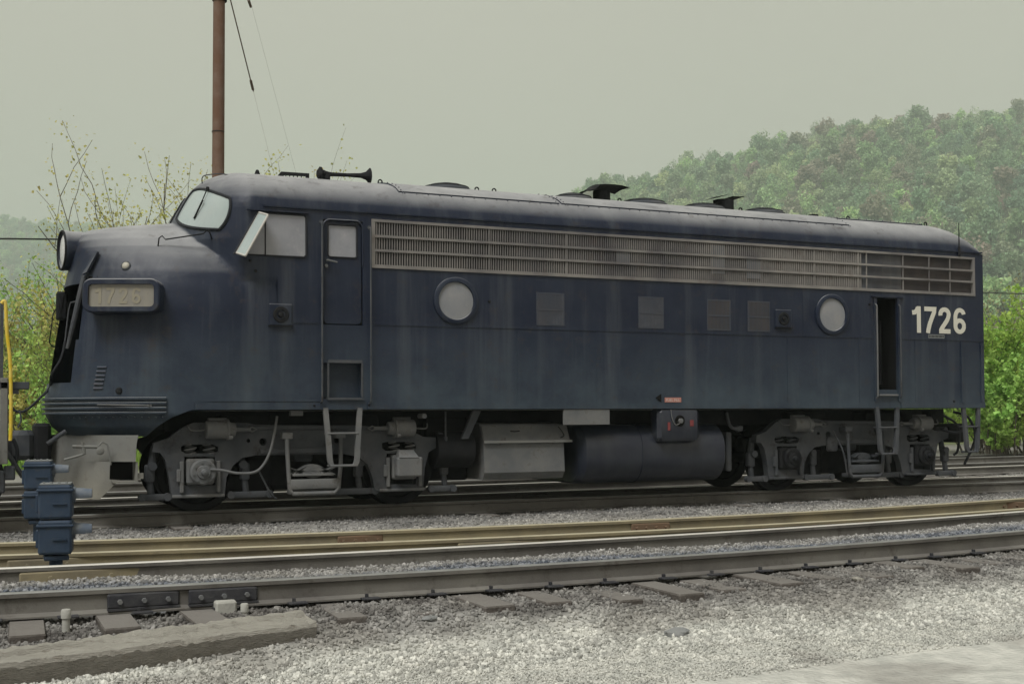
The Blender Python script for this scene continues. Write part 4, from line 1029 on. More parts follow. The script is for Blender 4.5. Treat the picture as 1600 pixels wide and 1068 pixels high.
g.tube([q(100, 718), q(122, 712), q(133, 708), q(131, 698)], .016, 8); g.tube([q(113, 697), q(152, 698)], .020, 8); g.tube([q(128, 690), q(131, 708)], .02, 8); g.tube([q(154, 696), q(160, 690), q(168, 694), q(171, 712), q(173, 726)], .012, 6); g.lathe([(0, .045), (.05, .05), (.06, .03)], q(156, 704), (0, -1, 0), 12)
obj('uncoupling_lever', g, M['pilot'], loco, smooth=True)
g = MB(); g.tube([P3(74, 693, .6), P3(103, 673, .6)], .028, 8); obj('air_hose', g, M['truck'], loco, smooth=True)
# front coupler
g = MB(); g.rbox(-2.35, -1.2, 1.36, 1.64, .74, .98, .04); g.rbox(-2.62, -2.28, 1.22, 1.78, .70, 1.04, .06); g.rbox(-1.95, -1.75, 1.15, 1.85, .62, 1.15, .04); obj('coupler', g, M['dark'], loco)
g = MB(); g.rbox(12.9, 13.5, 1.36, 1.64, .74, .98, .04); g.rbox(13.4, 13.75, 1.22, 1.78, .70, 1.04, .06); obj('coupler', g, M['dark'], loco)
for pts in ([(12.95, .75, 1.25), (13.15, .6, 1.15), (13.2, .5, .8), (12.9, .45, .35)], [(12.93, 1.0, 1.2), (13.2, .9, 1.0), (13.1, .8, .6), (13.0, .8, .5)], [(12.2, .25, .95), (12.5, .2, .90), (12.9, .3, 1.02)]):
    g = MB(); g.tube(spline(pts), .022, 8); obj('air_hose', g, M['gasket'], loco, smooth=True)
g = MB(); g.rbox(12.1, 12.25, .4, .6, .62, 1.28, .02); g.rbox(-.4, 12.9, .9, 2.1, 1.05, 1.30, .02); obj('underframe', g, M['dark'], loco)

# ---- trucks
YT = .36
def T(u, v): x, z = P(u, v, YT); return (x, z)
def truck(ox, first):
    org = (ox, YC, .5); fx = ox-1.37
    outer = [(238,706),(240,692),(262,685),(283,669),(302,660),(385,660),(400,663),(506,664),(560,664),(600,668),(640,672),(662,682),(684,683),(686,675),(692,676),(695,686),(694,696),(680,700),(670,706),(664,730),(661,765),(586,766),(582,745),(574,725),(560,713),(540,709),(400,711),(378,715),(364,727),(354,745),(351,775),(268,773),(264,742),(258,718),(250,707)]
    holes = [[(283,697),(290,694),(334,694),(341,698),(341,704),(334,708),(290,708),(283,704)], [(288,713),(336,713),(336,758),(288,758)], [(597,692),(603,690),(645,690),(650,694),(650,700),(645,704),(603,704),(597,700)], [(604,708),(650,708),(650,756),(604,756)]]
    def circ(u, v, r): x, z = T(u, v); return [(x+r*cos(a), z+r*sin(a)) for a in [2*PI*k/14 for k in range(14)]]
    sh = lambda p: (p[0]+fx, p[1])
    ol = [sh(T(*p)) for p in outer]; hl_ = [[sh(T(*p)) for p in h] for h in holes] + [[sh(p) for p in circ(388, 688, .026)], [sh(p) for p in circ(411, 690, .050)], [sh(p) for p in circ(528, 687, .055)]]
    g = MB(); g.prism(ol, YT, YT+.13, hl_)
    g.prism(ol, 3-YT-.13, 3-YT, hl_)
    # raised flanges along the top and over the pedestals
    z1_ = T(450, 666)[1]
    g.rbox(fx+.60, fx+1.95, YT-.035, YT, z1_-.04, z1_+.01, .01); g.rbox(fx+.75, fx+1.75, YT-.03, YT, T(450, 707)[1]-.005, T(450, 700)[1], .01)
    g.rbox(fx+1.25, fx+1.5, .5, 2.5, .62, .95, .03); g.rbox(fx+.2, fx+2.5, .9, 2.1, .45, .85, .04)
    tr_ = obj('truck', g, M['truck'], loco, origin=org)
    q_ = MB(); q_.rbox(fx+.95, fx+1.85, .8, 2.2, .24, .8, .06); obj('bolster', q_, M['dark'], tr_)
    for xm in (.62, 2.12):
        q_ = MB(); q_.rbox(fx+xm-.36, fx+xm+.36, 1.0, 2.0, .22, 1.0, .08); q_.rbox(fx+xm-.5, fx+xm+.45, .82, .98, .16, .72, .08); q_.rbox(fx+xm-.34, fx+xm+.34, .62, 2.4, .95, 1.25, .02); obj('traction_motor', q_, M['dark'], tr_)
    if not first: tr_['label'] = 'rear truck, darker with grease'
    for xo in (0, 2.74):
        # pedestal binder, liners, journal box
        g = MB(); g.rbox(fx+xo-.36, fx+xo+.30, YT-.02, YT+.12, .195, .235, .01); g.rbox(fx+xo-.27, fx+xo-.22, YT-.05, YT, .26, .66, .01); g.rbox(fx+xo+.19, fx+xo+.24, YT-.05, YT, .26, .66, .01)
        g.rbox(fx+xo-.31, fx+xo-.26, YT-.06, YT-.005, .40, .56, .01); obj('pedestal', g, M['truckpale'] if first else M['truck'], tr_)
        g = MB(); g.rbox(fx+xo-.19, fx+xo+.16, YT-.07, YT+.2, .36, .69, .03)
        j = obj('journal_box', g, M['truckpale'] if first else M['dark'], tr_)
        if first and xo > 0:
            g = MB(); x0, x1 = fx+xo-.17, fx+xo+.19
            g.rbox(x0, x1, YT-.22, YT-.05, .40, .66, .02); g.add([(x0+.02, YT-.225, .66), (x1-.06, YT-.225, .66), (x1-.10, YT-.10, .76), (x0+.05, YT-.10, .76), (x0+.02, YT-.05, .66), (x1-.06, YT-.05, .66), (x1-.1, YT-.05, .76), (x0+.05, YT-.05, .76)], [(0, 1, 2, 3), (1, 5, 6, 2), (0, 3, 7, 4), (3, 2, 6, 7)])
            obj('speed_recorder_box', g, M['truckpale'], tr_)
        else:
            r_ = .165; mm = M['truckpale'] if first else M['dark']
            g = MB(); g.lathe([(0, r_), (.05, r_), (.065, r_-.02), (.065, .09), (.09, .08), (.095, .045), (.15, .035), (.16, 0)], (fx+xo+.01, YT-.072, .52), (0, -1, 0), 28, caps=False)
            for k in range(8): a = 2*PI*k/8+.2; g.lathe([(.065, .014), (.08, .014), (.08, 0)], (fx+xo+.01+.125*cos(a), YT-.072, .52+.125*sin(a)), (0, -1, 0), 6, caps=False)
            obj('journal_cap', g, mm, tr_, smooth=35)
        # wheels and axle
        g = MB()
        for yy, s_ in ((.66, 1), (2.34, -1)):
            g.lathe([(0, .10), (.02, .12), (.05, .14), (.035, .40), (0, .42), (0, .505), (.11, .510), (.115, .535), (.14, .535), (.145, .40), (.10, .38), (.09, .12)], (fx+xo, yy, .508), (0, s_, 0), 40, caps=False)
        g.cyl((fx+xo, .5, .508), (fx+xo, 2.5, .508), .09, 14); obj('wheel_set', g, M['dark'], tr_, smooth=35)
        # coil springs seen in the slot above the journal
        g = MB(); sx = fx+xo-.13
        for q in range(2):
            c0_ = sx+q*.24; g.tube([(c0_+.07*cos(a), YT+.06+.05*sin(a), .70+.01*a) for a in np.arange(0, 18, .6)], .015, 5)
        obj('coil_spring', g, M['truckpale'] if first else M['truck'], tr_, smooth=True)
        # brake cylinder high on the frame
        xc = fx+(.20 if xo == 0 else 2.70); s_ = 1 if xo == 0 else -1; zc = T(331, 671)[1]
        g = MB(); g.lathe([(-.155, .0), (-.155, .105), (-.145, .118), (.10, .118), (.11, .135), (.135, .135), (.14, .10), (.22, .085), (.23, .03), (.42, .025)], (xc, YT-.06, zc), (s_, 0, 0), 24, caps=False)
        g.rbox(xc-.12, xc+.12, YT-.04, YT+.05, zc+.07, zc+.15, .01); g.lathe([(0, .03), (.05, .025)], (xc+s_*.12, YT-.16, zc-.10), (1, 0, 0), 8)
        g.tube([(xc+s_*.38, YT-.06, zc), (xc+s_*.44, YT-.06, zc+.03), (xc+s_*.50, YT-.06, zc), (xc+s_*.44, YT-.06, zc-.03), (xc+s_*.38, YT-.06, zc)], .012, 6)
        g.tube(spline([(xc-s_*.15, YT-.06, zc), (xc-s_*.25, YT-.07, zc-.01), (xc-s_*.34, YT-.06, zc), (xc-s_*.37, YT, zc+.06)]), .010, 6)
        obj('brake_cylinder', g, M['truckpale'], tr_, smooth=35)
        # brake hangers either side of each wheel
    for xo in (-.62, .58, 2.12, 3.36):
        g = MB(); x = fx+xo; lean = .06 if xo in (-.62, 2.12) else -.06
        g.tube([(x+lean, YT+.18, .85), (x+lean*.5, YT+.16, .62), (x, YT+.14, .42), (x+.02, YT+.14, .25)], [.04, .05, .04, .045], 8)
        g.lathe([(0, .055), (.10, .055)], (x+lean*.5, YT+.05, .60), 'y', 12); g.rbox(x-.06, x+.06, YT+.08, YT+.2, .40, .62, .02)
        obj('brake_hanger', g, M['truck'], tr_, smooth=35)
    for a_, b_ in ((.36, .92), (1.78, 2.36), (-.75, -.38), (3.12, 3.5)):
        g = MB(); g.rbox(fx+a_, fx+b_, YT+.04, YT+.10, .17, .25, .015); g.lathe([(0, .05), (.08, .05)], (fx+b_-.03, YT+.02, .21), 'y', 12); g.lathe([(0, .05), (.08, .05)], (fx+a_+.03, YT+.02, .21), 'y', 12); obj('brake_rod', g, M['truck'], tr_, smooth=35)
    # swing hanger: deep U strap, elliptic spring, spring plank
    xa, xb = fx+1.07, fx+1.80; m_ = M['truckpale'] if first else M['truck']
    g = MB(); zt = .99
    g.tube([(xa, YT-.14, zt), (xa+.02, YT-.14, .6), (xa+.04, YT-.14, .28), (xa+.09, YT-.14, .21), (xb-.09, YT-.14, .21), (xb-.03, YT-.14, .27), (xb, YT-.14, .6), (xb, YT-.14, zt)], .028, 8)
    g.rbox(xa-.06, xa+.08, YT-.17, YT, zt-.06, zt+.02, .01); g.rbox(xb-.08, xb+.06, YT-.17, YT, zt-.06, zt+.02, .01); g.rbox(xa+.02, xb-.02, YT-.16, YT-.1, .27, .40, .015); g.rbox(xa+.06, xb-.06, YT-.10, YT+.1, .20, .26, .01)
    obj('swing_hanger', g, m_, tr_, smooth=35)
    for k in range(5):
        g = MB(); sag = .02*k; w = .30-.035*k
        for s_ in (1, -1):
            pts = [((xa+xb)/2+w*t, YT-.02, .50+s_*(.012+sag*.9)+s_*.0*t-s_*.05*t*t*1.2) for t in np.linspace(-1, 1, 9)]
            rows = [[(p[0], YT-.10, p[2]-.008) for p in pts], [(p[0], YT-.10, p[2]+.008) for p in pts], [(p[0], YT+.06, p[2]+.008) for p in pts]]
            g.sheet(rows)
        obj('leaf_spring', g, m_, tr_)
    # treadle step with cleats
    g = MB(); g.rbox(xa+.08, xb-.10, YT-.16, YT+.02, .44, .47, .006)
    if first:
        for k in range(4): g.box(xa+.10+k*.12, xa+.12+k*.12, YT-.155, YT+.0, .47, .483)
    obj('spring_plate', g, m_, tr_)
    return tr_
truck(1.37, True); truck(9.14+1.37, False)
# sand / speed cable from the first journal
g = MB(); q = lambda u, v, y=.22: P3(u, v, y)
g.tube(spline([q(320, 733, .24), q(345, 734, .20), q(372, 739, .16), q(398, 737, .16), (*[*q(412, 725, .18)],), q(422, 705, .18), q(428, 680, .2), q(433, 650, .25)]), [.018]*(43), 8)
obj('speed_cable', g, M['truckpale'], loco, smooth=True)
g = MB(); g.tube(spline([q(405, 736, .2), q(413, 752, .22), q(424, 772, .25), q(432, 778, .3)]), .012, 6); obj('sand_pipe', g, M['truck'], loco, smooth=True)
g = MB(); g.tube(spline([(9.95, .25, .95), (10.1, .2, .62), (10.22, .25, .25)]), .014, 6); g.rbox(9.9, 10.1, .3, .4, .62, .85, .03); obj('sand_pipe', g, M['truck'], loco, smooth=True)

# ---- under-body equipment between the trucks
def sect_extrude(x0, x1, poly, name, m, parent=loco, smooth=True, endbev=.04):
    n = len(poly); mb = MB(); cy = sum(p[0] for p in poly)/n; cz = sum(p[1] for p in poly)/n
    rings = [(x0, .93), (x0+endbev, 1), (x1-endbev, 1), (x1, .93)]
    for x, k in rings: mb.v += [(x, cy+(p[0]-cy)*k, cz+(p[1]-cz)*k) for p in poly]
    for i in range(3):
        for j in range(n): a = i*n+j; b = i*n+(j+1) % n; mb.f.append((a, b, b+n, a+n))
    mb.f.append(tuple(range(n-1, -1, -1))); mb.f.append(tuple(range(3*n, 4*n)))
    return obj(name, mb, m, parent, smooth=smooth)
rp = roundrect(.10, 2.90, .22, 1.08, .36, 12)
ft = sect_extrude(5.35, 7.85, rp, 'fuel_tank', M['tank'], endbev=.07)
for xs_ in (6.35,): g = MB(); g.tube([(xs_, p[0]-.0 if p[0] > 1.5 else p[0]-.004, p[1]) for p in rp], .012, 6, closed=True); obj('tank_strap', g, M['tank'], ft)
# grey battery / equipment box with sloping lid
g = MB()
def slab(x0, x1, prof, mb):   # prof in (y,z) extruded x
    n = len(prof); mb.add([(x0, *p) for p in prof]+[(x1, *p) for p in prof], [tuple(range(n-1, -1, -1)), tuple(range(n, 2*n))]+[(i, (i+1) % n, n+(i+1) % n, n+i) for i in range(n)])
slab(3.87, 5.12, [(.25, .86), (.22, .42), (.30, .32), (1.1, .32), (1.1, 1.10), (.40, 1.10), (.27, .88)], g); bb = obj('equipment_box', g, M['truckpale'], loco)
g = MB(); slab(3.88, 5.22, [(.225, .845), (.245, .865), (.36, 1.08), (1.0, 1.13), (1.0, 1.105), (.39, 1.06), (.255, .85)], g); obj('box_lid', g, M['truckpale'], bb)
g = MB(); slab(3.86, 5.24, [(.20, .835), (.23, .835), (.25, .87), (.215, .87)], g); obj('lid_lip', g, M['pilot'], bb)
g = MB(); g.tube([(4.28, .25, 1.0), (4.33, .22, .995), (4.42, .25, 1.0)], .01, 6); obj('lid_handle', g, M['dark'], bb)
g = MB(); g.tube(spline([(5.02, .22, 1.06), (5.07, .2, .99), (5.10, .2, .93), (5.05, .21, .90)]), .009, 6); obj('chain', g, M['dark'], bb)
g = MB(); g.box(5.0, 5.74, .0, .03, 1.085, 1.305); obj('hanging_panel', g, M['truckpale'], loco)
g = MB(); g.rbox(6.55, 7.27, -.015, .25, .83, 1.305, .05); fp = obj('fuel_fill_box', g, M['tank'], loco, smooth=35)
g = MB(); g.lathe([(0, .085), (.002, .085), (.002, 0)], (6.915, -.016, 1.13), (0, -1, 0), 24, caps=False); obj('filler_recess', g, M['black'], fp)
g = MB(); g.lathe([(0, .036), (.03, .036), (.035, 0)], (6.92, -.018, 1.13), (0, -1, 0), 16, caps=False); obj('filler_cap', g, M['truckpale'], fp)
g = MB(); g.box(6.705, 6.745, -.024, -.014, .99, 1.11); g.box(7.09, 7.15, -.024, -.014, 1.05, 1.14); obj('gauge_glass', g, M['red'], fp)
g = MB(); g.tube(spline([(6.76, -.02, 1.30), (6.77, -.03, 1.18), (6.82, -.03, 1.08), (6.88, -.03, 1.08), (6.92, -.04, 1.12)]), .007, 6); obj('chain', g, M['truckpale'], fp)
g = MB(); g.cyl((3.2, .5, .75), (3.75, .5, .75), .26, 20); g.rbox(3.2, 3.85, .8, 2.2, .30, 1.2, .03); g.rbox(3.0, 8.3, 1.0, 2.0, .45, 1.2, .05); obj('air_reservoir', g, M['dark'], loco, smooth=35)
g = MB(); g.add([(3.70, .20, 1.30), (3.82, .20, 1.30), (3.62, .2, .90), (3.52, .2, .90), (3.70, .26, 1.30), (3.82, .26, 1.30), (3.62, .26, .90), (3.52, .26, .90)], [(0, 1, 2, 3), (7, 6, 5, 4), (0, 4, 5, 1), (1, 5, 6, 2), (2, 6, 7, 3), (3, 7, 4, 0)]); g.cyl((3.32, .3, 1.28), (3.32, .3, .88), .014, 8); g.cyl((3.32, .3, .93), (3.32, .3, .87), .028, 8); obj('bracket', g, M['truck'], loco)
g = MB(); g.cyl((2.92, .05, 1.22), (2.92, .25, 1.22), .035, 10); obj('pipe_end', g, M['truckpale'], loco)
g = MB(); g.box(1.10, 1.26, .1, .2, 1.23, 1.30); obj('junction_box', g, M['truckpale'], loco)
g = MB(); g.tube(spline([(7.95, .3, 1.25), (7.98, .25, 1.05), (8.05, .2, 1.0), (8.2, .25, 1.02)]), .025, 8); g.lathe([(0, .05), (.08, .05)], (8.1, .25, 1.0), 'x', 10); g.rbox(7.95, 8.05, .3, .5, .35, .95, .02); obj('brake_pipe', g, M['truck'], loco, smooth=True)

# ================================================================ coupled wagon at the left edge
wg = thing('freight_wagon', 'end of a dark wagon with a yellow hand rail, coupled ahead of the engine nose', 'wagon', (-5.0, 1.5, 0))
yw = .35
def xw(u, y=yw): return P(u, 600, y)[0]
g = MB(); x1 = xw(13); g.rbox(x1-.09, x1, yw, yw+.10, P(0, 725, yw)[1], P(0, 590, yw)[1], .01); g.rbox(x1-4, x1-.3, .1, 2.9, .95, 1.25, .02); g.rbox(x1-.5, x1-.09, .35, 2.7, 1.0, 1.2, .02)
obj('end_frame', g, M['pilot'], wg)
g = MB(); g.rbox(x1-.11, P(46, 600, yw)[0], yw, yw+.3, P(0, 602, yw)[1]-.04, P(0, 596, yw)[1], .008); g.box(x1+.0, x1+.12, yw+.02, yw+.06, P(0, 615, yw)[1], P(0, 602, yw)[1]); obj('end_step', g, M['truck'], wg)
g = MB(); xx = P(3, 500, yw)[0]; g.box(xx-.02, xx+.02, yw+.06, yw+.10, P(0, 600, yw)[1], P(0, 468, yw)[1]); obj('end_post', g, M['truck'], wg)
g = MB(); pts = [P3(u, v, yw-.04) for u, v in ((2, 474), (7, 470), (9, 480), (11, 520), (16, 566), (17, 620), (17, 660), (16, 688))]; g.tube(spline(pts, 4), .021, 8); obj('hand_rail', g, M['yellow'], wg, smooth=True)
g = MB(); g.rbox(x1-1.0, P(30, 680, 1.5)[0], 1.34, 1.66, .72, .98, .04); g.rbox(P(18, 680, 1.5)[0], P(52, 680, 1.5)[0], 1.2, 1.8, .68, 1.06, .06); obj('coupler', g, M['truck'], wg)
g = MB(); g.tube(spline([P3(u, v, .9) for u, v in ((20, 685), (26, 700), (26, 715), (20, 728))]), .025, 8); obj('air_hose', g, M['gasket'], wg)
g = MB(); g.tube(spline([P3(u, v, 1.1) for u, v in ((30, 640), (33, 655), (28, 668))]), .012, 6); obj('chain', g, M['truck'], wg); g = MB(); g.cyl(P3(10, 705, .8), P3(36, 745, .8), .03, 8); obj('release_rod', g, M['truck'], wg)
g = MB()
for yy, s_ in ((.66, 1), (2.34, -1)): g.lathe([(0, .1), (.03, .12), (.02, .38), (0, .40), (0, .46), (.11, .465), (.14, .49), (.14, .1)], (P(-25, 700, .66)[0]-.25, yy, .47), (0, s_, 0), 32, caps=False)
obj('wheel_set', g, M['dark'], wg, smooth=35)
g = MB(); g.rbox(x1-2.0, P(8, 765, .4)[0], .38, .5, P(0, 770, .4)[1], P(0, 735, .4)[1], .02); g.rbox(P(6, 740, .4)[0], P(24, 740, .4)[0], .4, .6, P(0, 750, .4)[1], P(0, 728, .4)[1], .02); obj('truck_frame', g, M['truck'], wg)

# ================================================================ dwarf signals
def signal(x, y, ztop, label, k=1.0):
    zg = -.24; t = thing('dwarf_signal', label, 'signal', (x, y, zg), 'dwarf signals between the tracks')
    g = MB(); g.cyl((x, y, zg), (x, y, ztop-.60*k), .055*k, 14); g.rbox(x-.10*k, x+.10*k, y-.10*k, y+.10*k, ztop-.64*k, ztop-.60*k, .01); obj('post', g, M['signal'], t, smooth=35)
    rot = Matrix.Translation((x, y, 0)) @ Matrix.Rotation(math.radians(-8), 4, 'Z') @ Matrix.Translation((-x, -y, 0))
    for i in range(2):
        z1_ = ztop - i*.30*k; z0_ = z1_-.285*k; dx = (.0 if i else -.0)
        g = MB(); g.rbox(x-.135*k, x+.135*k, y-.13*k, y+.13*k, z0_, z1_, .018); g.rbox(x-.15*k, x+.15*k, y-.145*k, y+.145*k, z1_-.055*k, z1_-.035*k, .006)
        g.box(x-.02*k, x+.09*k, y-.145*k, y-.13*k, z0_+.12*k, z0_+.135*k); g.rbox(x-.16*k, x-.13*k, y-.05*k, y+.05*k, z0_+.05*k, z0_+.2*k, .008)
        hd = obj('signal_head', g.xf(rot), M['signal'], t)
        b = MB(); b.rbox(x-.125*k, x+.125*k, y-.12*k, y+.12*k, z1_+.001, z1_+.012*k, .004)
        for q in range(4): b.lathe([(0, .012), (.014, .010), (.015, 0)], (x-.09*k+.06*k*q, y-.10*k, z1_+.012*k), 'z', 6, caps=False)
        if i == 0: obj('lid', b.xf(rot), M['signaltop'], hd)
        h = MB(); zz = z0_+.19*k; rows = []
        for q, rr_ in ((0, .062), (.07, .060), (.155, .05)):
            rows.append([(x+.135*k+q*k, y-rr_*k*cos(a)*1.0, zz+rr_*k*sin(a)) for a in np.linspace(-.5, PI+.5, 12)])
        h.sheet(rows); h.lathe([(0, .07*k), (.03*k, .07*k)], (x+.125*k, y, zz), 'x', 18); obj('hood', h.xf(rot), M['hood'], hd, smooth=35)
    # hinge lugs and hasp on the side toward the camera
    return t
xz = P(88, 756, -4.38); signal(xz[0], -4.38, xz[1], 'blue grey two-headed dwarf signal nearest the camera, between the ochre and bright rails')
xz = P(61, 720, -2.0); signal(xz[0], -2.0, xz[1], 'blue grey dwarf signal half hidden behind the nearer one, beside the pilot plow', 1.0)

# ================================================================ foreground bits
g = MB(); n = 90; A0 = Vector((-3.9, -8.16, -.245)); A1 = Vector((-.60, -7.28, -.225)); D_ = (A1-A0).normalized(); Sd = Vector((-D_.y, D_.x, 0))
rows = []
tl_ = .16; prof = [(-.15, -.13), (-.155, -.02), (-.15, .045), (-.125, .072), (-.04, .080), (.015, .068), (.05, .084), (.13, .078), (.155, .04), (.15, -.13)]
for i in range(n+1):
    t = i/n; p = A0 + (A1-A0)*t; w = 1+.02*sin(t*5); r_ = []
    for j, (a, b) in enumerate(prof):
        a, b = a*cos(tl_)-b*sin(tl_), a*sin(tl_)+b*cos(tl_)
        q = p + Sd*a*w + Vector((0, 0, b*(1+.05*sin(t*6+j*2.1)))) + Vector((rng.normal()*.005, 0, rng.normal()*.005))
        if j in (4, 5): q.z -= .022*(.6+.4*sin(t*5+1))        # weather split along the top
        if t > .88 and j in (5, 6): q.z += .018
        r_.append(tuple(q))
    rows.append(r_)
g.sheet(rows)
e = rows[-1]; cen = tuple(np.mean(e, 0)); g.add(e+[cen], [(i, len(e), (i+1) % len(e)) for i in range(len(e))]); e = rows[0]; cen = tuple(np.mean(e, 0)); g.add(e+[cen], [((i+1) % len(e), len(e), i) for i in range(len(e))])
obj('wooden_beam', g, M['log'], smooth=30, label='long weathered pale timber lying on gravel before the front track', category='timber')
def rock(x, y, s, label, m='rock', sx=1.5, cat='rock'):
    bm = bmesh.new(); bmesh.ops.create_icosphere(bm, subdivisions=2, radius=1)
    for v in bm.verts: v.co *= random.uniform(.82, 1.12); v.co.x *= sx; v.co.z *= .55
    me = bpy.data.meshes.new('rock'); bm.to_mesh(me); bm.free(); me.materials.append(M[m])
    o = bpy.data.objects.new('rock', me); COL.objects.link(o); o.location = (x, y, H(x, y)+s*.25); o.scale = (s,)*3; o.rotation_euler.z = random.random()*3
    o['label'] = label; o['category'] = cat
def gp(u, v, z): 
    d = Fv + R2*((u-800)/f_) - U2*((v-600)/f_); t = (z-CAM.z)/d.z; p = CAM+d*t; return p.x, p.y
x, y = gp(672, 988, -.34); rock(x, y, .045, 'small dark grey stone on pale gravel below the tie ends')
x, y = gp(1058, 996, -.36); rock(x, y, .075, 'flat dark stone lying alone on the pale gravel path')
x, y = gp(1205, 762, -.18); rock(x, y, .07, 'whitish stone beside the rear truck wheels', 'concrete', 1.2)
x, y = gp(1340, 920, -.30); rock(x, y, .05, 'yellowish stone in the gravel right of the tie ends', 'log', 1.3)
x, y = gp(495, 0+952, -.26)
def stake(u, v0, v1, r_, z, label, m='concrete'):
    x, y = gp(u, v1, z); zt = P(u, v0, y)[1]; g = MB(); zg = z-.05
    g.lathe([(0, r_), (zt-zg-.06, r_*.92), (zt-zg-.06, r_*1.2), (zt-zg-.008, r_*1.2), (zt-zg, r_)], (x, y, zg), 'z', 12); o = obj('stake', g, M[m], origin=(x, y, zg), smooth=35, label=label, category='stake')
stake(103, 951, 992, .028, -.26, 'short pale stake in the ballast near the left end of the timber')
stake(382, 942, 968, .024, -.25, 'short pale stake beside the small grey box at the rail')
x, y = gp(352, 966, -.25); g = MB(); g.rbox(x-.075, x+.075, y-.05, y+.06, -.22, -.12, .012); g.rbox(x-.075, x-.05, y-.06, y+.05, -.28, -.22, .005); g.rbox(x+.05, x+.075, y-.06, y+.05, -.28, -.22, .005)
obj('junction_box', g, M['concrete'], origin=(x, y, -.28), label='small pale blue-grey box on legs beside the front rail', category='box')
# tie plates and spike heads along the front rail
for k in range(18):
    x = -2.6+.53*k+random.uniform(-.04, .04); g = MB(); y = fD(x); g.rbox(x-.07, x+.07, y-.15, y-.07, -.178, -.165, .003); g.box(x-.03, x-.01, y-.09, y-.06, -.17, -.14); obj('tie_plate', g, M['joint'], t3)

# ================================================================ utility pole and wires
d0 = 27.0
def at_dist(u, d):                       # ground position under a photo column at distance d
    w = Fv + R2*((u-800)/f_); w.z = 0; w.normalize(); return CAM.x + w.x*d, CAM.y + w.y*d
px, py_ = at_dist(341, 29.0)
def zat(v, d, u=800): 
    w = Fv + R2*((u-800)/f_) - U2*((v-600)/f_); h_ = math.hypot(w.x, w.y); return CAM.z + w.z/h_*d
pz0 = -.25; ztop = zat(-60, 29, 341)
pole = thing('utility_pole', 'tall reddish brown wooden utility pole behind the engine cab', 'pole', (px, py_, pz0))
lean = .0042
g = MB(); m = 14; g.tube([(px-.02+lean*(z-4)*1.0, py_, z) for z in np.linspace(pz0, ztop, m)], [.150-.018*i/m for i in range(m)], 14)
obj('shaft', g, M['pole'], pole, smooth=True)
g = MB(); zz = zat(207, 29, 341); g.lathe([(0, .148), (.02, .148)], (px-.01, py_, zz), 'z', 16, caps=False); obj('band', g, M['dark'], pole, smooth=True)
g = MB(); zz = zat(2, 29, 341); g.lathe([(0, .17), (.05, .17)], (px+.02, py_, zz), 'z', 14); obj('band', g, M['dark'], pole)
def P3d(u, v, d): x, y = at_dist(u, d); w = Fv + R2*((u-800)/f_) - U2*((v-600)/f_); h_ = math.hypot(w.x, w.y); return Vector((CAM.x+w.x/h_*d, CAM.y+w.y/h_*d, CAM.z+w.z/h_*d))
def wire(pts, r_, label, m='wire', cat='wire', seg=None):
    g = MB(); g.tube(spline(pts, 5), r_, 6); return obj('overhead_wire', g, M[m], origin=pts[0], label=label, category=cat)
a = P3d(350, -40, 29); b = P3d(396, 143, 31); e = P3d(520, 640, 36)
w1 = wire([a, b], .016, 'thin grey guy wire sloping down from the pole top', 'insul', 'guy wire')
g = MB(); q0, q1 = a.lerp(b, .90), a.lerp(b, .985); g.tube([q0, q1], .035, 8); obj('insulator', g, M['insul'], w1)
a2 = P3d(380, -40, 30); b2 = P3d(397, 24, 31); g = MB()
wire([b, b.lerp(e, .5), e], .002, 'hair-thin lower run of the first guy wire', 'insul', 'guy wire')
w2_ = wire([a2, b2, b2+(b2-a2)*8], .002, 'second guy wire with a brown insulator, right of the pole', 'wire', 'guy wire')
g = MB(); g.tube([P3d(388, 0, 30.6), P3d(392, 11, 30.8)], .035, 8); obj('insulator', g, M['insul'], w2_)
wire([P3d(-1600, 372, 34), P3d(-700, 372.5, 30), P3d(-60, 373, 34), P3d(60, 373.5, 38), P3d(340, 378, 44), P3d(560, 395, 52)], .026, 'dark wire running behind the headlight at the left edge', 'gasket')
wire([P3d(1450, 452, 40), P3d(1540, 457, 38), P3d(1700, 463, 34), P3d(3000, 520, 30)], .016, 'thin wire across the green bank behind the rear end')

# ================================================================ vegetation
def leaves_mesh(centers, size, r, name, mat_, jitter=.5, flat=.0):
    """one small bent quad per centre, random orientation (numpy)"""
    n = len(centers); C_ = np.asarray(centers); a = r.normal(size=(n, 3)); a /= np.linalg.norm(a, axis=1)[:, None]
    b = np.cross(a, r.normal(size=(n, 3))); b /= np.linalg.norm(b, axis=1)[:, None]
    s = (size*(1+jitter*r.uniform(-1, 1, n)))[:, None]
    v = np.stack([C_-a*s*.5-b*s*.35, C_+a*s*.2-b*s*.5, C_+a*s*.6+b*s*.1, C_-a*s*.1+b*s*.5], 1).reshape(-1, 3)
    me = bpy.data.meshes.new(name); me.vertices.add(4*n); me.vertices.foreach_set('co', v.astype(np.float32).ravel())
    me.loops.add(4*n); me.loops.foreach_set('vertex_index', np.arange(4*n, dtype=np.int32)); me.polygons.add(n)
    me.polygons.foreach_set('loop_start', np.arange(0, 4*n, 4, dtype=np.int32)); me.polygons.foreach_set('loop_total', np.full(n, 4, dtype=np.int32))
    me.update(); me.materials.append(mat_); return me
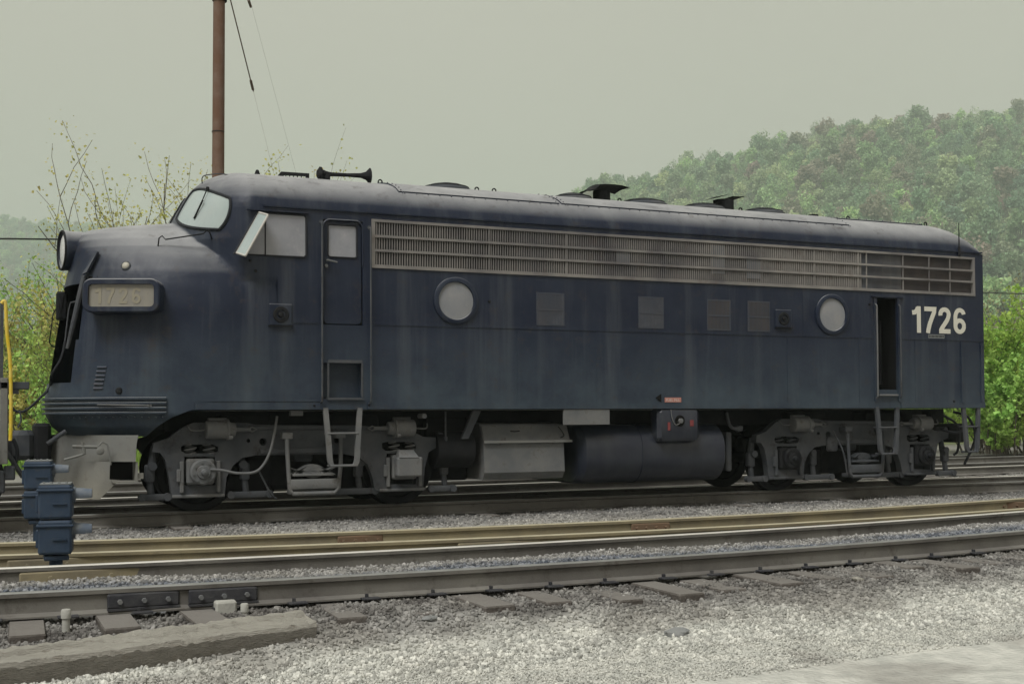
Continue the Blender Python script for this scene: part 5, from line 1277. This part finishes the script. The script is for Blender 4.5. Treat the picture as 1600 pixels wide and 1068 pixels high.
def hilltree(kind, seed, n=2300):
    """a leafy crown of unit height ~10 m: trunk, limbs, leaf clumps"""
    r = np.random.default_rng(seed); rr = random.Random(seed); h = 10
    root = thing('broadleaf_tree' if kind != 'tall' else 'slender_tree', '-', 'tree', (0, 0, -50))
    g = MB(); g.tube([(0, 0, -50.5), (.1, 0, -48), (.15, .1, -45), (.1, .1, -42.5)], [.24, .2, .13, .05], 7)
    blobs = []
    nb_ = 15 if kind != 'tall' else 11
    for k in range(nb_):
        an = rr.uniform(0, 6.28); zz = rr.uniform(3.2, 9.0); env = math.sin(min(1, (zz-1.8)/7.8)*PI)**.6
        rad = rr.uniform(.3, 1)*(3.2 if kind != 'tall' else 1.9)*env
        blobs.append((rad*cos(an), rad*sin(an), zz, rr.uniform(.55, 1.55)*(1 if kind != 'tall' else .75)))
        bx, by, bz, br = blobs[-1]; g.tube([(.1, .05, -50+max(1.5, bz*.5)), (bx*.5, by*.5, -50+bz*.8), (bx, by, -50+bz)], [.09, .06, .02], 5)
    blobs.append((0, 0, 9.0, 1.2))
    obj('trunk', g, M['barkgrey'], root, smooth=True)
    pts = []
    per = n//len(blobs)
    for bx, by, bz, br in blobs:
        q = r.normal(size=(per, 3)); q /= np.linalg.norm(q, axis=1)[:, None]; rad = br*(.55+.6*r.random(per)**.6)[:, None]*(1+.25*np.sin(q[:, :1]*5+q[:, 1:2]*4))
        q = q*rad*[1, 1, .8] + [bx, by, bz]; pts.append(q)
    pts = np.concatenate(pts); me = leaves_mesh(pts, .42 if kind != 'airy' else .30, r, 'crown', M['leafhill'])
    obj('crown', me, None, root); return root
protos = [hilltree('round', 11), hilltree('round', 12), hilltree('tall', 13, 1700), hilltree('airy', 14, 1300), hilltree('tall', 15, 1500)]
rr = random.Random(5); pts_ = []; grid_ = {}
def free(x, y, sep):
    i, j = int(x//18), int(y//18)
    return not any((x-a)**2+(y-b)**2 < sep*sep for di in (-1, 0, 1) for dj in (-1, 0, 1) for a, b in grid_.get((i+di, j+dj), ()))
for q in range(16000):
    ang = math.radians(rr.uniform(26.0, 48.5)); d = math.sqrt(rr.uniform(480**2, 1740**2)); x, y = CAM.x+sin(ang)*d, CAM.y+cos(ang)*d
    n_ = (x*.62+y*.785)/5.0
    if n_ < 90 or n_ > 325 or not free(x, y, rr.uniform(12, 18)): continue
    grid_.setdefault((int(x//18), int(y//18)), []).append((x, y)); pts_.append((d, x, y))
pts_.sort(); spots = [(x, y, d) for d, x, y in pts_[:285]]; rest = pts_[285:]
LB = ['broad hillside tree in fresh spring leaf on the slope behind', 'leafy rounded tree on the wooded slope behind', 'slender tree standing among broader crowns on the hillside', 'thin-leaved airy tree on the hillside, branches showing', 'full-crowned tree on the hazy hillside']
GR = ['broad trees on the hillside', 'rounded trees on the hillside', 'slender trees on the hillside', 'airy trees on the hillside', 'full-crowned trees on the hillside']
for i, (x, y, d) in enumerate(spots):
    k = rr.choice([0, 1, 2, 3, 4, 0, 4, 3, 3, 2]); s = rr.uniform(1.7, 4.3)
    dup(protos[k], (x, y, H(x, y)-.8), LB[k], GR[k], rr.uniform(0, 6.28), (s, s, s*rr.uniform(.85, 1.2)))
treecol = bpy.data.collections.new('tree_shapes')
for k, p in enumerate(protos):
    me = bpy.data.meshes.new('tree_shape'); o = bpy.data.objects.new('tree_shape', [c for c in p.children if c.name.startswith('crown')][0].data); treecol.objects.link(o)
def treescatter(name, label, P_, smin, smax, seed):
    r = np.random.default_rng(seed); n = len(P_); co = [(x, y, H(x, y)-1) for _, x, y in P_]
    me = bpy.data.meshes.new(name); me.from_pydata(co, [], []); at = me.attributes.new('sz', 'FLOAT_VECTOR', 'POINT'); sv = r.uniform(smin, smax, n)
    at.data.foreach_set('vector', np.stack([sv*r.uniform(.8, 1.2, n), sv*r.uniform(.8, 1.2, n), sv*r.uniform(.8, 1.25, n)], 1).astype(np.float32).ravel())
    rt = me.attributes.new('rt', 'FLOAT_VECTOR', 'POINT'); rv_ = np.zeros((n, 3)); rv_[:, 2] = r.uniform(0, 6.28, n); rt.data.foreach_set('vector', rv_.astype(np.float32).ravel())
    o = bpy.data.objects.new(name, me); COL.objects.link(o); o['kind'] = 'stuff'; o['label'] = label
    inst_nodes(o, name, treecol, 'FLOAT_VECTOR', 4)
treescatter('hillside_forest', 'the farther trees of the wooded hillside, merging in haze', rest, 1.9, 4.2, 5)
far_ = []
for q in range(9000):
    ang = math.radians(rr.uniform(-2, 32)); d = math.sqrt(rr.uniform(1600**2, 3260**2)); x, y = CAM.x+sin(ang)*d, CAM.y+cos(ang)*d
    n_ = (x*.62+y*.785)/5.0
    if 250 < n_ < 520: far_.append((d, x, y))
treescatter('distant_woods', 'far hazy blue green woods closing the valley', far_, 2.0, 3.6, 6)
def purge(o):
    for ch in list(o.children): purge(ch)
    bpy.data.objects.remove(o)
for p in protos: purge(p)
# grass on the embankment
def grassmass(name, label, n, ang0, ang1, d0_, d1_, size, matn, seed, tall=.5):
    r = np.random.default_rng(seed); a = np.radians(r.uniform(ang0, ang1, n)); d = r.uniform(d0_, d1_, n)
    X = CAM.x+np.sin(a)*d; Y = CAM.y+np.cos(a)*d; k = (Y-(24+.25*X)) > -1.5+r.normal(size=n)*.6; X, Y = X[k], Y[k]
    Z = np.array([H(x, y) for x, y in zip(X, Y)]); hh = tall*r.uniform(.3, 1, len(X))*(.6+.5*np.sin(X*.9)*np.cos(Y*.8)+.4*r.random(len(X))); n = len(X)
    w = size; th = r.uniform(0, 6.28, n); lean_ = r.normal(size=(n, 2))*.35*hh[:, None]
    b0 = np.stack([X-w*np.cos(th), Y-w*np.sin(th), Z-.05], 1); b1 = np.stack([X+w*np.cos(th), Y+w*np.sin(th), Z-.05], 1); tp = np.stack([X+lean_[:, 0], Y+lean_[:, 1], Z+np.abs(hh)], 1)
    v = np.stack([b0, b1, tp], 1).reshape(-1, 3); me = bpy.data.meshes.new(name); me.vertices.add(3*n); me.vertices.foreach_set('co', v.astype(np.float32).ravel()); me.loops.add(3*n)
    me.loops.foreach_set('vertex_index', np.arange(3*n, dtype=np.int32)); me.polygons.add(n); me.polygons.foreach_set('loop_start', np.arange(0, 3*n, 3, dtype=np.int32)); me.polygons.foreach_set('loop_total', np.full(n, 3, dtype=np.int32)); me.update(); me.materials.append(M[matn])
    o = obj(name, me, None, kind='stuff'); o['label'] = label
grassmass('embankment_grass', 'bright green grass and weeds on the bank behind the tracks', 150000, -3, 52, 34, 95, .045, 'grass', 8, 1.0)
# shrubs: many stems with small leaves
def shrub(name, label, cat, x, y, hgt, wid, nst, nleaf, lsize, mleaf, seed, group=None, branch=4, lean=.5, bark='barkgrey', stemr=.03):
    rr = random.Random(seed); r = np.random.default_rng(seed); z0 = H(x, y)-.1
    t = thing(name, label, cat, (x, y, z0), group); g = MB(); tips = []
    def grow(p, d, L_, rad, depth):
        pts = [p]; n = 4
        for i in range(n):
            d = (d+Vector((rr.gauss(0, .13), rr.gauss(0, .13), rr.gauss(.05, .08)))).normalized(); p = p+d*L_/n; pts.append(p); tips.append((p, depth))
        g.tube(pts, [rad*(1-.5*i/n) for i in range(n+1)], 5, caps=False)
        if depth > 0:
            for k in range(branch):
                q = pts[rr.randint(1, n)]; an = rr.uniform(0, 6.28); e = (d+Vector((cos(an), sin(an), rr.uniform(-.2, .4)))*rr.uniform(.4, .85)).normalized()
                grow(q, e, L_*rr.uniform(.45, .7), rad*.5, depth-1)
    for k in range(nst):
        an = rr.uniform(0, 6.28); rad = rr.uniform(0, wid*.25); d = Vector((cos(an)*lean*rr.random(), sin(an)*lean*rr.random(), 1)).normalized()
        grow(Vector((x+cos(an)*rad, y+sin(an)*rad, z0)), d, hgt*rr.uniform(.45, .72), stemr*rr.uniform(.7, 1.2), 2)
    obj('stems', g, M[bark], t, smooth='all')
    cand = [p for p, dd in tips if dd <= 1 and p.z > z0+hgt*.2]
    C_ = np.array([tuple(cand[i]) for i in r.integers(0, len(cand), nleaf)]) + r.normal(size=(nleaf, 3))*hgt*.02
    obj('leaves', leaves_mesh(C_, lsize, r, 'leaves', M[mleaf]), None, t, kind='stuff')
def sh_at(u, d, *a, **k):
    x, y = at_dist(u, d); shrub(a[0], a[1], a[2], x, y, *a[3:], **k)
sh_at(15, 40, 'shrub', 'yellow green shrub at the left edge behind the wagon rail', 'shrub', 3.6, 2.6, 9, 5200, .085, 'leafyellow', 21)
sh_at(70, 42, 'shrub', 'mixed green shrub seen between wagon rail and nose', 'shrub', 4.4, 3.0, 12, 5200, .085, 'leafgreen', 22)
sh_at(112, 46, 'shrub', 'yellow leafed shrub rising just behind the headlight', 'shrub', 5.0, 2.6, 9, 4400, .085, 'leafgreen', 23)
sh_at(45, 52, 'shrub', 'taller pale green bush behind the yellow green shrubs', 'shrub', 6.0, 3.4, 14, 5200, .085, 'leafgreen', 24)
sh_at(-20, 48, 'shrub', 'pale green bush cut off by the left edge', 'shrub', 5.2, 3, 9, 4400, .085, 'leafgreen', 25)
sh_at(90, 36, 'shrub', 'low bright bush close behind the nose door', 'shrub', 3.2, 2.8, 12, 3600, .085, 'leafgreen', 26)
sh_at(200, 44, 'sapling', 'tall sparse sapling with tiny yellow leaves rising above the nose', 'sapling', 9.4, 2.0, 6, 2856, .08, 'leafyellow', 31, lean=.22, stemr=.05)
sh_at(165, 45, 'sapling', 'leaning sapling left of the tallest one above the nose', 'sapling', 8.4, 2.0, 5, 2040, .08, 'leafyellow', 32, lean=.3, stemr=.05)
sh_at(235, 46, 'sapling', 'thin dark-stemmed sapling just left of the windshield', 'sapling', 8.8, 1.6, 5, 2448, .08, 'leafyellow', 33, lean=.2, stemr=.045)
sh_at(285, 46, 'sapling', 'upright leafy sapling between the windshield and the pole', 'sapling', 9.6, 1.5, 5, 4420, .08, 'leafyellow', 34, lean=.12, stemr=.05)
sh_at(388, 46, 'sapling', 'leafy sapling top just right of the pole', 'sapling', 9.4, 2.2, 6, 5440, .08, 'leafyellow', 35, lean=.2, stemr=.045)
sh_at(440, 48, 'sapling', 'faint sapling top left of the air horn', 'sapling', 9.6, 1.8, 5, 2856, .08, 'leafyellow', 36, lean=.15, stemr=.04)
sh_at(505, 50, 'sapling', 'wispy sapling top behind the air horn', 'sapling', 9.8, 1.5, 5, 1768, .08, 'leafyellow', 37, lean=.12, stemr=.04)
sh_at(130, 43, 'sapling', 'bushy yellow sapling leaning over the headlight barrel', 'sapling', 6.2, 2.6, 6, 5400, .095, 'leafyellow', 38, lean=.5, stemr=.04)
sh_at(255, 43, 'sapling', 'bushy yellow sapling behind the nose top', 'sapling', 6.4, 2.6, 6, 2000, .085, 'leafyellow', 39, lean=.4, stemr=.04)
# right-hand bank: bright weeds low, bare twiggy scrub above
for i, (u, d, h_, ml, lb) in enumerate(((1552, 44, 4.6, 'grass', 'bright green bush just behind the rear corner'), (1600, 46, 4.8, 'grass', 'bright green bush cut off by the right edge'), (1530, 48, 4.6, 'grass', 'green bush mostly hidden by the rear end'), (1580, 40, 2.8, 'leafgreen', 'low green weeds clump at the foot of the bank'))):
    sh_at(u, d, 'bush', lb, 'bush', h_, 3.2, 14, 16000, .10, ml, 50+i, lean=.7)
for i, (u, d, h_, lb) in enumerate(((1562, 56, 6.0, 'bare twiggy shrub above the bright bushes'), (1592, 60, 6.8, 'pale bare shrub near the right edge'), (1545, 60, 6.0, 'bare thin shrub beside the rear corner'), (1630, 58, 6.5, 'bare shrub just outside the right edge'))):
    sh_at(u, d, 'shrub', lb, 'shrub', h_, 3.0, 8, 3500, .07, 'scrub', 60+i, lean=.45, stemr=.035)

# ================================================================ haze
hz = MB(); hz.box(-1400, 3880, -70, 3880, -1.4, 590)
hm = bpy.data.materials.new('haze'); hm.use_nodes = True; t = hm.node_tree; t.nodes.clear()
o_ = t.nodes.new('ShaderNodeOutputMaterial'); pv = t.nodes.new('ShaderNodeVolumePrincipled'); pv.inputs['Color'].default_value = (.74, .85, .79, 1); pv.inputs['Density'].default_value = .00042; pv.inputs['Anisotropy'].default_value = .0
t.links.new(pv.outputs[0], o_.inputs['Volume'])
ho = obj('haze', hz, hm, kind='stuff'); ho['label'] = 'thin spring haze over the valley'
